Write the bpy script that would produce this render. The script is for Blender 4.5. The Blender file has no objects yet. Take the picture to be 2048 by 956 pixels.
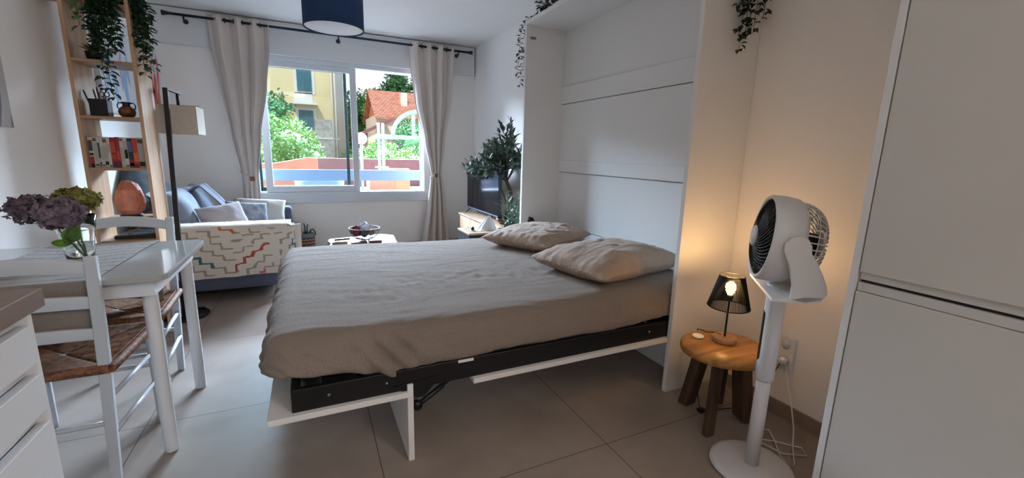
import bpy, bmesh, math, random
from mathutils import Vector, Matrix, noise
from math import sin, cos, pi, radians, sqrt
S = bpy.context.scene
COL = S.collection
PI = pi
random.seed(7)

# ------------------------------------------------------------------ camera, world, light
cam_d = bpy.data.cameras.new('camera'); cam = bpy.data.objects.new('camera', cam_d); COL.objects.link(cam)
F_PX = 854.98
cam_d.sensor_width = 36.0; cam_d.lens = 36.0 * F_PX / 2048.0
cam_d.clip_start = 0.02; cam_d.clip_end = 300
YAW, PITCH, ROLL = 0.444943905, -0.195355513, 0.026479096
fw = Vector((sin(YAW)*cos(PITCH), cos(YAW)*cos(PITCH), sin(PITCH)))
rt = Vector((cos(YAW), -sin(YAW), 0)); up = rt.cross(fw)
r2 = cos(ROLL)*rt + sin(ROLL)*up; u2 = -sin(ROLL)*rt + cos(ROLL)*up
m = Matrix((r2, u2, -fw)).transposed().to_4x4(); m.translation = Vector((0, 0, 1.2))
cam.matrix_world = m
S.camera = cam
S.view_settings.view_transform = 'Standard'; S.view_settings.look = 'None'
S.view_settings.gamma = 1; S.view_settings.use_curve_mapping = False
S.view_settings.exposure = 0.48

W = bpy.data.worlds.new('world'); S.world = W; W.use_nodes = True
nt = W.node_tree; nt.nodes.clear()
wo = nt.nodes.new('ShaderNodeOutputWorld'); bg = nt.nodes.new('ShaderNodeBackground')
tc = nt.nodes.new('ShaderNodeTexCoord'); sp = nt.nodes.new('ShaderNodeSeparateXYZ')
cr = nt.nodes.new('ShaderNodeValToRGB')
cr.color_ramp.elements[0].position = 0.0; cr.color_ramp.elements[0].color = (0.95, 0.97, 1.0, 1)
cr.color_ramp.elements[1].position = 0.6; cr.color_ramp.elements[1].color = (0.42, 0.62, 1.0, 1)
nt.links.new(tc.outputs['Generated'], sp.inputs[0]); nt.links.new(sp.outputs[2], cr.inputs[0])
nt.links.new(cr.outputs[0], bg.inputs[0]); bg.inputs[1].default_value = 1.0
nt.links.new(bg.outputs[0], wo.inputs[0])

def light(name, kind, loc, target, energy, color, size=None, size_y=None):
    d = bpy.data.lights.new(name, kind); d.energy = energy; d.color = color
    o = bpy.data.objects.new(name, d); COL.objects.link(o); o.location = loc
    v = Vector(target) - Vector(loc)
    o.rotation_euler = v.to_track_quat('-Z', 'Y').to_euler()
    if kind == 'AREA':
        d.shape = 'RECTANGLE'; d.size = size; d.size_y = size_y or size
    return o
sun = light('sun', 'SUN', (-8, -10, 16), (0, 8, 0), 1.9, (1.0, 0.93, 0.80)); sun.data.angle = radians(0.8)
light('daylight_fill_panel', 'AREA', (0.5, 15.5, 6.8), (0.5, 3.0, 1.4), 33000, (0.65, 0.79, 1.0), 21.0, 5.0)  # added area lamp above the window's view, boosts daylight coming into the room
light('fill_light_overhead', 'AREA', (0.0, -0.8, 2.46), (0.0, -0.8, 0), 5, (1.0, 0.93, 0.86), 1.2, 1.0)  # added fill lamp behind the camera, lifts the front of the room
light('fill_light_left_wall', 'AREA', (1.75, -1.7, 2.2), (-1.25, 1.6, 1.3), 24, (1.0, 0.95, 0.90), 0.8, 0.5)  # added fill lamp behind the camera, aimed to brighten left wall and drawers

# ------------------------------------------------------------------ materials
def lin(h):
    if isinstance(h, str):
        h = h.lstrip('#'); c = [int(h[i:i+2], 16)/255 for i in (0, 2, 4)]
        return tuple(x/12.92 if x <= .04045 else ((x+.055)/1.055)**2.4 for x in c)
    return tuple(h)
MATS = {}
def mat(name, col, rough=0.6, metal=0.0, bump=0.0, bscale=40, var=0.0, vscale=6, stretch=(1,1,1), trans=0.0, ior=1.45,
        emit=None, estr=0.0, sheen=0.0, coat=0.0, col2=None, sss=0.0, spec=0.5):
    if name in MATS: return MATS[name]
    m = bpy.data.materials.new(name); m.use_nodes = True; n = m.node_tree; b = n.nodes['Principled BSDF']
    c = lin(col); b.inputs['Base Color'].default_value = (*c, 1)
    b.inputs['Roughness'].default_value = rough; b.inputs['Metallic'].default_value = metal
    b.inputs['IOR'].default_value = ior; b.inputs['Transmission Weight'].default_value = trans
    b.inputs['Sheen Weight'].default_value = sheen; b.inputs['Coat Weight'].default_value = coat
    b.inputs['Specular IOR Level'].default_value = spec
    if emit: b.inputs['Emission Color'].default_value = (*lin(emit), 1); b.inputs['Emission Strength'].default_value = estr
    if var or bump or col2:
        t = n.nodes.new('ShaderNodeTexCoord'); mp = n.nodes.new('ShaderNodeMapping'); mp.inputs['Scale'].default_value = stretch
        n.links.new(t.outputs['Object'], mp.inputs[0])
    if var or col2:
        ns = n.nodes.new('ShaderNodeTexNoise'); ns.inputs['Scale'].default_value = vscale; ns.inputs['Detail'].default_value = 5
        n.links.new(mp.outputs[0], ns.inputs[0])
        r = n.nodes.new('ShaderNodeValToRGB'); r.color_ramp.elements[0].position = .3; r.color_ramp.elements[1].position = .7
        c2 = lin(col2) if col2 else tuple(min(1, x*(1+var)) for x in c)
        c1 = c if col2 else tuple(x*(1-var) for x in c)
        r.color_ramp.elements[0].color = (*c1, 1); r.color_ramp.elements[1].color = (*c2, 1)
        n.links.new(ns.outputs[0], r.inputs[0]); n.links.new(r.outputs[0], b.inputs['Base Color'])
    if bump:
        n2 = n.nodes.new('ShaderNodeTexNoise'); n2.inputs['Scale'].default_value = bscale; n2.inputs['Detail'].default_value = 4
        bp = n.nodes.new('ShaderNodeBump'); bp.inputs['Strength'].default_value = bump; bp.inputs['Distance'].default_value = .01
        n.links.new(mp.outputs[0], n2.inputs[0]); n.links.new(n2.outputs[0], bp.inputs['Height']); n.links.new(bp.outputs[0], b.inputs['Normal'])
    MATS[name] = m
    return m
def wood(name, a, b_, scale=1.0, axis='X', rough=.45, rings=9):
    if name in MATS: return MATS[name]
    m = bpy.data.materials.new(name); m.use_nodes = True; n = m.node_tree; b = n.nodes['Principled BSDF']
    t = n.nodes.new('ShaderNodeTexCoord'); mp = n.nodes.new('ShaderNodeMapping')
    s = {'X': (1, 9, 9), 'Y': (9, 1, 9), 'Z': (9, 9, 1)}[axis]
    mp.inputs['Scale'].default_value = tuple(x*scale for x in s)
    ns = n.nodes.new('ShaderNodeTexNoise'); ns.inputs['Scale'].default_value = 3.0; ns.inputs['Detail'].default_value = 8; ns.inputs['Distortion'].default_value = .6
    r = n.nodes.new('ShaderNodeValToRGB'); r.color_ramp.elements[0].position = .32; r.color_ramp.elements[1].position = .68
    r.color_ramp.elements[0].color = (*lin(a), 1); r.color_ramp.elements[1].color = (*lin(b_), 1)
    n.links.new(t.outputs['Object'], mp.inputs[0]); n.links.new(mp.outputs[0], ns.inputs[0]); n.links.new(ns.outputs[0], r.inputs[0])
    n.links.new(r.outputs[0], b.inputs['Base Color']); b.inputs['Roughness'].default_value = rough
    bp = n.nodes.new('ShaderNodeBump'); bp.inputs['Strength'].default_value = .12; bp.inputs['Distance'].default_value = .005
    n.links.new(ns.outputs[0], bp.inputs['Height']); n.links.new(bp.outputs[0], b.inputs['Normal'])
    MATS[name] = m; return m

M_wall = mat('wall_paint', '#f0ece8', .55, bump=.04, bscale=120)
M_ceil = mat('ceiling_paint', '#ebe8e5', .6, bump=.03, bscale=90)
M_whitegloss = mat('white_gloss_panel', '#cfccc8', .16)
M_melamine = mat('white_melamine', '#e8e6e4', .38, bump=.02, bscale=200)
M_pvc = mat('white_pvc', '#cfd3d8', .35)
M_white = mat('white_lacquer', '#e3e4e6', .3)
M_black = mat('black_metal', '#121214', .42)
M_darkrod = mat('dark_iron', '#1d2a3c', .4)
M_sheet = mat('beige_muslin_sheet', '#8f8177', .9, bump=.8, bscale=90, sheen=.12, spec=.2, var=.05, vscale=3, stretch=(1, 4, 1))
M_pillow = mat('beige_muslin_pillow', '#ad9785', .9, bump=.45, bscale=80, sheen=.15, var=.05, vscale=4, stretch=(3, 1, 1))
M_linen = mat('curtain_linen', '#d3c8c0', .85, bump=.25, bscale=220, stretch=(1, 1, .4))
M_beech = wood('beech_wood', '#b08a66', '#c6a280', .8, 'Z')
M_beechx = wood('beech_shelf_wood', '#9c7654', '#b49072', .8, 'X')
M_oak = wood('light_oak', '#c9a98a', '#d9bea0', 1.0, 'Z')
M_oaky = wood('light_oak_top', '#9a8167', '#b09678', 1.0, 'Y')
M_teak = wood('acacia_wood', '#8a5728', '#c9944f', .7, 'X', .35)
M_teakdark = wood('weathered_teak_leg', '#33241a', '#5e4530', 1.0, 'Z', .6)
M_counter = wood('taupe_worktop', '#7a675b', '#8f7c70', 1.0, 'Y', .5)
M_sofa = mat('grey_sofa_fabric', '#535a6c', .95, bump=.4, bscale=260, sheen=.2)
M_sofacush = mat('light_grey_fabric', '#838a99', .9, bump=.35, bscale=220, sheen=.2)
M_glass = mat('clear_glass', '#ffffff', .0, trans=1.0, ior=1.45)
M_water = mat('water', '#f4fff8', .0, trans=1.0, ior=1.33)
M_leaf = mat('ivy_leaf', '#2a4a35', .5, var=.35, vscale=30)
M_leafd = mat('dark_vine_leaf', '#142a1e', .5, var=.35, vscale=30)
M_olive = mat('olive_leaf', '#4d5f52', .6, var=.4, vscale=25)
M_bark = mat('olive_bark', '#4a3d38', .85, bump=.6, bscale=30)
M_soil = mat('soil', '#2b2019', .95, bump=.6, bscale=60)
M_terra = mat('terracotta_wall', '#b9775c', .85, bump=.1, bscale=20, var=.06)
M_rattan = None

# ------------------------------------------------------------------ mesh helpers
def tag(o, label=None, cat=None, group=None, kind=None):
    if label: o['label'] = label
    if cat: o['category'] = cat
    if group: o['group'] = group
    if kind: o['kind'] = kind
    return o
def empty(name, loc, rz=0, label=None, cat=None, group=None):
    o = bpy.data.objects.new(name, None); COL.objects.link(o)
    o.location = loc; o.rotation_euler = (0, 0, rz); o.empty_display_size = .05
    return tag(o, label, cat, group)
class MB:
    def __init__(s, off=(0, 0, 0)):
        s.bm = bmesh.new(); s.mi = 0; s.off = Vector(off)
    def _f(s, vs, smooth=False):
        try:
            f = s.bm.faces.new(vs); f.material_index = s.mi; f.smooth = smooth; return f
        except ValueError: return None
    def box(s, a, b, rot=None, piv=None):
        a = Vector(a); b = Vector(b); c = (a+b)/2 if piv is None else Vector(piv)
        vs = []
        for x in (a.x, b.x):
            for y in (a.y, b.y):
                for z in (a.z, b.z):
                    p = Vector((x, y, z))
                    if rot is not None: p = c + rot @ (p-c)
                    vs.append(s.bm.verts.new(p))
        for q in ((0,1,3,2),(4,6,7,5),(0,4,5,1),(2,3,7,6),(0,2,6,4),(1,5,7,3)): s._f([vs[i] for i in q])
        return s
    def prism(s, pts, d, n=None):
        """polygon pts (3d list) extruded by vector d"""
        d = Vector(d); A = [s.bm.verts.new(Vector(p)) for p in pts]; B = [s.bm.verts.new(Vector(p)+d) for p in pts]
        s._f(A); s._f(B[::-1]); k = len(pts)
        for i in range(k): s._f([A[i], B[i], B[(i+1) % k], A[(i+1) % k]])
        return s
    def tube(s, path, r, seg=8, cap=True, smooth=True, sx=1.0):
        P = [Vector(p) for p in path]; R = r if isinstance(r, (list, tuple)) else [r]*len(P)
        rings = []; prev = None
        for i, p in enumerate(P):
            t = (P[min(i+1, len(P)-1)] - P[max(i-1, 0)]).normalized()
            if prev is None:
                a = Vector((0, 0, 1)) if abs(t.z) < .9 else Vector((1, 0, 0))
                u = t.cross(a).normalized()
            else:
                u = (prev - t*prev.dot(t)).normalized()
            prev = u; v = t.cross(u)
            rings.append([s.bm.verts.new(p + u*cos(2*PI*k/seg)*R[i] + v*sin(2*PI*k/seg)*R[i]*sx) for k in range(seg)])
        for i in range(len(rings)-1):
            for k in range(seg): s._f([rings[i][k], rings[i][(k+1) % seg], rings[i+1][(k+1) % seg], rings[i+1][k]], smooth)
        if cap: s._f(rings[0][::-1]); s._f(rings[-1])
        return s
    def lathe(s, prof, c=(0, 0, 0), seg=32, smooth=True, sx=1, sy=1, mat_fn=None, R=None):
        """prof = [(r,z)...]; closed ends where r==0"""
        c = Vector(c); rings = []
        for r, z in prof:
            if r < 1e-6:
                p = Vector((0, 0, z)); rings.append([s.bm.verts.new(c + (R @ p if R else p))])
            else:
                L = []
                for k in range(seg):
                    p = Vector((r*cos(2*PI*k/seg)*sx, r*sin(2*PI*k/seg)*sy, z)); L.append(s.bm.verts.new(c + (R @ p if R else p)))
                rings.append(L)
        for i in range(len(rings)-1):
            a, b = rings[i], rings[i+1]
            for k in range(seg):
                k2 = (k+1) % seg
                if mat_fn: s.mi = mat_fn(i, k)
                if len(a) == 1 and len(b) == 1: continue
                if len(a) == 1: s._f([a[0], b[k2], b[k]], smooth)
                elif len(b) == 1: s._f([a[k], a[k2], b[0]], smooth)
                else: s._f([a[k], a[k2], b[k2], b[k]], smooth)
        return s
    def cyl(s, c, r, z0, z1, seg=24, r2=None):
        r2 = r if r2 is None else r2
        return s.lathe([(0, z0), (r, z0), (r2, z1), (0, z1)], c, seg, smooth=False)
    def grid(s, fn, nu, nv, smooth=True, mat_fn=None, closed_u=False):
        V = [[s.bm.verts.new(Vector(fn(i/nu, j/nv))) for j in range(nv+1)] for i in range(nu+1)]
        for i in range(nu):
            for j in range(nv):
                if mat_fn: s.mi = mat_fn(i/nu, j/nv)
                s._f([V[i][j], V[i+1][j], V[i+1][j+1], V[i][j+1]], smooth)
        return V
    def leaf(s, p, d, n, L, w, fold=.25):
        """pointed oval leaf from p along d, normal n"""
        d = Vector(d).normalized(); n = Vector(n); sd = d.cross(n)
        if sd.length < 1e-4: sd = d.cross(Vector((.3, .5, .8)))
        sd.normalize(); n = sd.cross(d)
        p = Vector(p)
        a = s.bm.verts.new(p); b = s.bm.verts.new(p + d*L*.3 + sd*w*.48 + n*w*fold); c = s.bm.verts.new(p + d*L*.65 + sd*w*.42 + n*w*fold)
        e = s.bm.verts.new(p + d*L - n*w*.15); f = s.bm.verts.new(p + d*L*.65 - sd*w*.42 + n*w*fold); g = s.bm.verts.new(p + d*L*.3 - sd*w*.48 + n*w*fold)
        h = s.bm.verts.new(p + d*L*.5)
        s._f([a, b, h], True); s._f([b, c, h], True); s._f([c, e, h], True); s._f([e, f, h], True); s._f([f, g, h], True); s._f([g, a, h], True)
    def build(s, name, mats, parent=None, bevel=0, world=False, solid=0, sub=0, seg=2, label=None):
        bm = s.bm
        bmesh.ops.recalc_face_normals(bm, faces=bm.faces)
        me = bpy.data.meshes.new(name)
        o = bpy.data.objects.new(name, me); COL.objects.link(o)
        if s.off.length > 0: bm.transform(Matrix.Translation(s.off))
        if parent is not None:
            if world:
                # parents here have only loc / z rotation; accumulate
                M = Matrix.Identity(4); q = parent
                while q is not None:
                    M = (Matrix.Translation(q.location) @ q.rotation_euler.to_matrix().to_4x4()) @ M; q = q.parent
                bm.transform(M.inverted())
            o.parent = parent
        else:
            vs = [v.co for v in bm.verts]
            c = Vector(((min(v.x for v in vs)+max(v.x for v in vs))/2, (min(v.y for v in vs)+max(v.y for v in vs))/2, min(v.z for v in vs)))
            bm.transform(Matrix.Translation(-c)); o.location = c
        bm.to_mesh(me); bm.free()
        for mm in (mats if isinstance(mats, (list, tuple)) else [mats]): me.materials.append(mm)
        if solid:
            md = o.modifiers.new('s', 'SOLIDIFY'); md.thickness = solid; md.offset = 0
        if sub:
            md = o.modifiers.new('u', 'SUBSURF'); md.levels = sub; md.render_levels = sub
        if bevel:
            md = o.modifiers.new('b', 'BEVEL'); md.width = bevel; md.segments = seg; md.limit_method = 'ANGLE'; md.angle_limit = radians(40)
        if label: o['label'] = label
        return o
def kids(o): return [c for c in list(COL.objects) if c.parent == o]
def copy_tree(o, parent=None):
    c = o.copy(); COL.objects.link(c); c.parent = parent
    for ch in kids(o): copy_tree(ch, c)
    return c
def struct(name, mb, m, bevel=0, label=None, parent=None):
    o = mb.build(name, m, parent=parent, bevel=bevel, world=parent is not None)
    if parent is None: o['kind'] = 'structure'
    if label: o['label'] = label
    return o
def rnd(a, b): return random.uniform(a, b)
def rot(axis, deg): return Matrix.Rotation(radians(deg), 3, axis)

# ------------------------------------------------------------------ room shell
XL, XR, YB, YF, ZC = -1.26, 2.0, 5.45, -2.2, 2.5
T = .2
# floor tiles
def floor_mat():
    m = bpy.data.materials.new('stone_floor_tiles'); m.use_nodes = True; n = m.node_tree; L = n.links; b = n.nodes['Principled BSDF']
    g = n.nodes.new('ShaderNodeNewGeometry'); sp = n.nodes.new('ShaderNodeSeparateXYZ'); L.new(g.outputs['Position'], sp.inputs[0])
    def math_(op, a, v=None, b2=None):
        q = n.nodes.new('ShaderNodeMath'); q.operation = op; L.new(a, q.inputs[0])
        if b2 is not None: L.new(b2, q.inputs[1])
        elif v is not None: q.inputs[1].default_value = v
        return q.outputs[0]
    outs = []
    for ax, off in ((0, .19), (1, 1.28)):
        s_ = math_('SUBTRACT', sp.outputs[ax], off); s_ = math_('DIVIDE', s_, .893); s_ = math_('ADD', s_, 20.5)
        s_ = math_('FRACT', s_); s_ = math_('SUBTRACT', s_, .5); s_ = math_('ABSOLUTE', s_); outs.append(math_('LESS_THAN', s_, .0022))
    j = math_('MAXIMUM', outs[0], b2=outs[1])
    ns = n.nodes.new('ShaderNodeTexNoise'); ns.inputs['Scale'].default_value = 3.5; ns.inputs['Detail'].default_value = 8; L.new(g.outputs['Position'], ns.inputs[0])
    r = n.nodes.new('ShaderNodeValToRGB'); r.color_ramp.elements[0].position = .3; r.color_ramp.elements[1].position = .7
    r.color_ramp.elements[0].color = (*lin('#90837a'), 1); r.color_ramp.elements[1].color = (*lin('#a3968c'), 1); L.new(ns.outputs[0], r.inputs[0])
    mx = n.nodes.new('ShaderNodeMix'); mx.data_type = 'RGBA'; L.new(j, mx.inputs[0]); L.new(r.outputs[0], mx.inputs[6]); mx.inputs[7].default_value = (*lin('#5c524b'), 1)
    L.new(mx.outputs[2], b.inputs['Base Color']); b.inputs['Roughness'].default_value = .45; b.inputs['Specular IOR Level'].default_value = .3
    return m
struct('floor', MB().box((XL-T, YF-T, -.15), (XR+T, YB+T, 0)), floor_mat())
struct('ceiling', MB().box((XL-T, YF-T, ZC), (XR+T, YB+T, ZC+.2)), M_ceil)
struct('wall_left', MB().box((XL-T, YF, 0), (XL, YB, ZC)), M_wall)
struct('wall_right', MB().box((XR, YF, 0), (XR+T, YB, ZC)), M_wall)
struct('wall_front', MB().box((XL-T, YF-T, 0), (XR+T, YF, ZC)), M_wall)
WX0, WX1, WZ0, WZ1 = -.52, 1.37, .60, 2.165
w = MB().box((XL-T, YB, 0), (WX0, YB+T, ZC)).box((WX1, YB, 0), (XR+T, YB+T, ZC)).box((WX0, YB, 0), (WX1, YB+T, WZ0)).box((WX0, YB, WZ1), (WX1, YB+T, ZC))
struct('wall_back', w, M_wall)
# shutter coffer along the top of the window wall
c = MB().box((XL, 5.385, 2.165), (WX0+.03, YB, 2.492)).box((WX1-.1, 5.385, 2.165), (XR-.02, YB, 2.492))
c.box((WX0+.03, 5.40, 2.165), (WX1-.1, YB, 2.47)).box((WX0+.03, 5.392, 2.47), (WX1-.1, YB, 2.49))
struct('trim_1', c, mat('coffer_paint', '#d5d6d8', .5), bevel=.003, label='long white roller shutter box above the window')
M_skirt = mat('taupe_tile_skirting', '#8d7f74', .5)
struct('baseboard_back', MB().box((XL, YB-.012, 0), (XR, YB, .065)), M_skirt)
struct('baseboard_right', MB().box((XR-.012, YF, 0), (XR, 1.49, .065)).box((XR-.012, 3.27, 0), (XR, YB-.012, .065)), M_skirt)
struct('baseboard_left', MB().box((XL, YF, 0), (XL+.012, YB-.012, .065)), M_skirt)

# window
win = bpy.data.objects.new('window_1', None); COL.objects.link(win); win.location = ((WX0+WX1)/2, YB, WZ0); win['kind'] = 'structure'
win['label'] = 'white sliding window between the curtains, its right half open'
def frame_rect(mb, x0, x1, z0, z1, y0, y1, wl, wr, wb, wt):
    mb.box((x0, y0, z0), (x0+wl, y1, z1)).box((x1-wr, y0, z0), (x1, y1, z1)).box((x0+wl, y0, z0), (x1-wr, y1, z0+wb)).box((x0+wl, y0, z1-wt), (x1-wr, y1, z1))
    return mb
fr = frame_rect(MB(), WX0, WX1, WZ0, WZ1, 5.43, 5.60, .035, .04, .115, .05)
fr.box((WX0, 5.425, .60), (WX1, 5.60, .70)).box((WX0-.005, 5.42, .588), (WX1+.005, 5.45, .602))
fr.build('window_frame', M_pvc, win, bevel=.004, world=True)
s1 = frame_rect(MB(), -.425, .56, .715, 2.115, 5.455, 5.49, .07, .07, .07, .06)
sash = s1.build('window_sash', M_pvc, win, bevel=.004, world=True)
M_pane = bpy.data.materials.new('window_pane'); M_pane.use_nodes = True
_n = M_pane.node_tree; _n.nodes.remove(_n.nodes['Principled BSDF'])
_t = _n.nodes.new('ShaderNodeBsdfTransparent'); _t.inputs[0].default_value = (.93, .965, .97, 1)
_g = _n.nodes.new('ShaderNodeBsdfGlossy'); _g.inputs['Roughness'].default_value = .02
_m = _n.nodes.new('ShaderNodeMixShader'); _m.inputs[0].default_value = .03
_n.links.new(_t.outputs[0], _m.inputs[1]); _n.links.new(_g.outputs[0], _m.inputs[2]); _n.links.new(_m.outputs[0], _n.nodes['Material Output'].inputs[0])
MB().box((-.36, 5.470, .78), (.495, 5.474, 2.06)).build('window_pane', M_pane, sash, world=True)
s2 = frame_rect(MB(), -.49, .46, .72, 2.11, 5.53, 5.56, .03, .035, .05, .05)
sash2 = s2.build('window_sash', mat('dark_green_aluminium', '#16302f', .4), win, bevel=.003, world=True, label='dark green outer sash slid behind the left one')
MB().box((-.465, 5.543, .765), (.43, 5.547, 2.065)).build('window_pane', M_pane, sash2, world=True)
MB().box((.515, 5.44, 1.36), (.535, 5.456, 1.5)).build('window_latch', M_pvc, sash, bevel=.003, world=True)

# ------------------------------------------------------------------ outdoors
M_pave = mat('pale_paving', '#6b625c', .9, var=.05, vscale=2)
struct('trim_2', MB().box((-30, 5.66, -.3), (40, 60, .28)), M_pave, label='pale terrace paving outside the window')
t = empty('balcony_rail', (.5, 6.3, .28), 0, 'flat blue-grey metal rail running across the lower window outdoors', 'railing')
MB().box((-3.2, 6.28, .79), (4.2, 6.32, .935)).build('top_rail', mat('blue_grey_metal', '#54657c', .5), t, world=True, bevel=.004)
for x in (-3.1, 2.2, 4.1): MB().box((x-.025, 6.285, .28), (x+.025, 6.315, .80)).build('rail_post', MATS['blue_grey_metal'], t, world=True)
# coral parapets
q = MB(); q.prism([(-2.6, 9.0, .28), (.18, 9.0, .28), (.18, 9.0, 1.03), (.02, 9.0, 1.045), (-.55, 9.0, .93), (-2.6, 9.0, .86)], (0, .35, 0))
tag(q.build('terrace_wall', [M_terra], bevel=.01), 'coral rendered terrace wall with sloping pale top at left of view', 'wall')
q = MB().box((.2, 12, .28), (9, 12.25, .985))
tag(q.build('terrace_wall', [mat('plum_render', '#7f5c60', .85, var=.08)], bevel=.01), 'long plum coloured low wall running behind the globe lamp', 'wall')
q = MB().box((1.42, 9.2, .28), (1.95, 9.45, .845)); q.mi = 1; q.box((.98, 8.0, .28), (1.35, 8.5, .80))
tag(q.build('terrace_wall', [mat('peach_render', '#c48a6c', .85), M_terra], bevel=.01), 'short peach coloured block wall under the mint post', 'wall')
q = MB(); q.lathe([(0, .28), (.30, .28), (.34, .5), (.36, .74), (.30, .74), (.0, .70)], (.16, 7.4, 0), 28)
tag(q.build('garden_planter', mat('slate_plastic', '#6d7f99', .6)), 'round slate grey garden tub beyond the rail', 'planter')
# mint green arch frame
M_mint = mat('mint_paint', '#86ab94', .5)
t = empty('arch_frame', (1.7, 8.5, .28), 0, 'mint green metal frame with quarter arch outside the open window', 'frame')
for x in (1.235, 1.315): MB().box((x-.025, 8.48, .28), (x+.025, 8.52, 1.71)).build('post', M_mint, t, world=True, bevel=.006)
MB().box((1.16, 8.47, .88), (1.40, 8.53, .91)).build('foot_plate', M_mint, t, world=True)
arc = [(2.0-.50*cos(a), 8.5, 1.49+.46*sin(a)) for a in [i*PI/2/14 for i in range(15)]]
MB().tube(arc, .04, 10).build('arch', M_mint, t, world=True)
MB().box((1.18, 8.47, 1.42), (2.02, 8.53, 1.50)).build('crossbar', M_mint, t, world=True, bevel=.006)
MB().box((1.86, 8.48, 1.50), (1.92, 8.52, 1.92)).build('upright', M_mint, t, world=True, bevel=.004)
MB().box((2.0, 8.46, .28), (2.08, 8.54, 1.98)).build('post', mat('green_paint', '#4f8f74', .5), t, world=True, bevel=.006, label='darker green post')
# globe lamp
t = empty('globe_street_lamp', (1.08, 10, .28), 0, 'white globe garden lamp on a slim pale post', 'lamp')
MB().tube([(1.08, 10, .28), (1.08, 10, 1.34)], .03, 10).build('pole', M_mint, t, world=True)
MB().lathe([(0, -.13), (.06, -.115), (.11, -.07), (.13, 0), (.11, .07), (.06, .115), (0, .13)], (1.08, 10, 1.45), 20).build('globe', mat('opal_globe', '#d8d2ca', .3), t, world=True)
# yellow apartment house
def facade_mat(name, a, b_, sc):
    return mat(name, a, .9, col2=b_, vscale=sc, bump=.2, bscale=8)
M_yel = facade_mat('yellow_render', '#e6d3a4', '#ddc795', 1.0)
M_stone = facade_mat('rubble_stone', '#9d9a94', '#c9c4bb', 6)
M_shut = mat('teal_shutter', '#3f6f78', .6)
M_pale = mat('pale_stone_trim', '#e4ddd2', .8)
Yh = 25
b = empty('apartment_house', (-3, Yh, .28), 0, 'tall yellow rendered house with teal shutters left of view', 'building')
MB().box((-9, Yh, .28), (1.55, Yh+9, 11)).build('wall', M_yel, b, world=True)
MB().prism([(1.55, Yh, .28), (2.05, Yh+1.1, .28), (2.05, Yh+1.1, 11), (1.55, Yh, 11)], (-.5, 1, 0)).build('wall', mat('cream_render', '#e9dfc8', .9), b, world=True, label='cream chamfered corner of the house')
MB().box((.38, Yh-.06, .28), (1.57, Yh+.05, 2.72)).build('plinth', M_stone, b, world=True, label='bare rubble stone lower wall')
MB().box((.30, Yh-.10, 1.72), (1.62, Yh, 1.80)).build('string_course', M_pale, b, world=True)
for (x0, x1, z0, z1) in ((-.24, .42, 4.05, 5.3), (-.25, .42, 2.2, 3.13), (-3.4, -2.7, 4.05, 5.3), (-3.4, -2.7, 2.2, 3.13)):
    f = MB().box((x0-.14, Yh-.05, z0-.12), (x1+.14, Yh, z1+.1)).build('window_surround', M_pale, b, world=True)
    xm = (x0+x1)/2
    for (p0, p1) in ((x0, xm-.01), (xm+.01, x1)):
        q = MB().box((p0, Yh-.12, z0), (p1, Yh-.05, z1))
        k = 12
        for i in range(k): q.box((p0+.04, Yh-.135, z0+.05+(z1-z0-.1)*i/k), (p1-.04, Yh-.12, z0+.05+(z1-z0-.1)*(i+.55)/k))
        q.build('shutter', M_shut, f, world=True)
MB().box((-.42, Yh-.05, 3.45), (.44, Yh, 3.98)).build('spandrel', M_pale, b, world=True)
MB().box((-.6, Yh-.75, 3.36), (.62, Yh, 3.45)).build('balcony_slab', M_pale, b, world=True)
for x in (1.35, 1.50): MB().tube([(x, Yh-.1, .3), (x, Yh-.1, 10)], .05, 8).build('drainpipe', M_pale, b, world=True)
# villa with red tiled roof
Yv = 22
def tile_mat():
    m = bpy.data.materials.new('clay_roof_tiles'); m.use_nodes = True; n = m.node_tree; b = n.nodes['Principled BSDF']
    g = n.nodes.new('ShaderNodeNewGeometry'); mp = n.nodes.new('ShaderNodeMapping'); mp.inputs['Rotation'].default_value = (radians(90), 0, 0)
    br = n.nodes.new('ShaderNodeTexBrick'); br.inputs['Scale'].default_value = 5.0; br.inputs['Color1'].default_value = (*lin('#c9805f'), 1); br.inputs['Color2'].default_value = (*lin('#dca082'), 1)
    br.inputs['Mortar'].default_value = (*lin('#8c4b38'), 1); br.inputs['Mortar Size'].default_value = .05; br.inputs['Brick Width'].default_value = .9; br.inputs['Row Height'].default_value = .42
    n.links.new(g.outputs['Position'], mp.inputs[0]); n.links.new(mp.outputs[0], br.inputs[0]); n.links.new(br.outputs[0], b.inputs['Base Color']); b.inputs['Roughness'].default_value = .85
    return m
M_tile = tile_mat(); M_villa = mat('cream_villa_render', '#ecd9c2', .9, var=.03)
b = empty('villa', (5, Yv, .28), 0, 'cream villa with red clay tiled roof seen through the open window', 'building')
MB().box((3.25, Yv, .28), (9, Yv+4, 2.8)).build('wall', M_villa, b, world=True)
MB().prism([(3.1, Yv+.02, 2.0), (3.25, Yv+.02, 2.0), (3.25, Yv+4, 2.0), (3.1, Yv+4, 2.0)], (0, 0, .9)).build('wall', M_villa, b, world=True)
MB().prism([(3.24, Yv, 2.7), (3.24, Yv+4.2, 2.7), (3.24, Yv+2.1, 4.05)], (.15, 0, 0)).build('gable', mat('orange_timber', '#cf8456', .7), b, world=True)
q = MB(); q.prism([(3.0, Yv-.35, 2.72), (9.4, Yv-.35, 2.72), (9.4, Yv+2.1, 4.2), (3.0, Yv+2.1, 4.2)], (0, 0, .09)); q.prism([(3.0, Yv+2.1, 4.2), (9.4, Yv+2.1, 4.2), (9.4, Yv+4.5, 2.72), (3.0, Yv+4.5, 2.72)], (0, 0, .09))
q.build('roof', M_tile, b, world=True)
MB().box((4.45, Yv+.7, 3.2), (4.75, Yv+1.1, 4.1)).build('chimney', M_villa, b, world=True)
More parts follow.
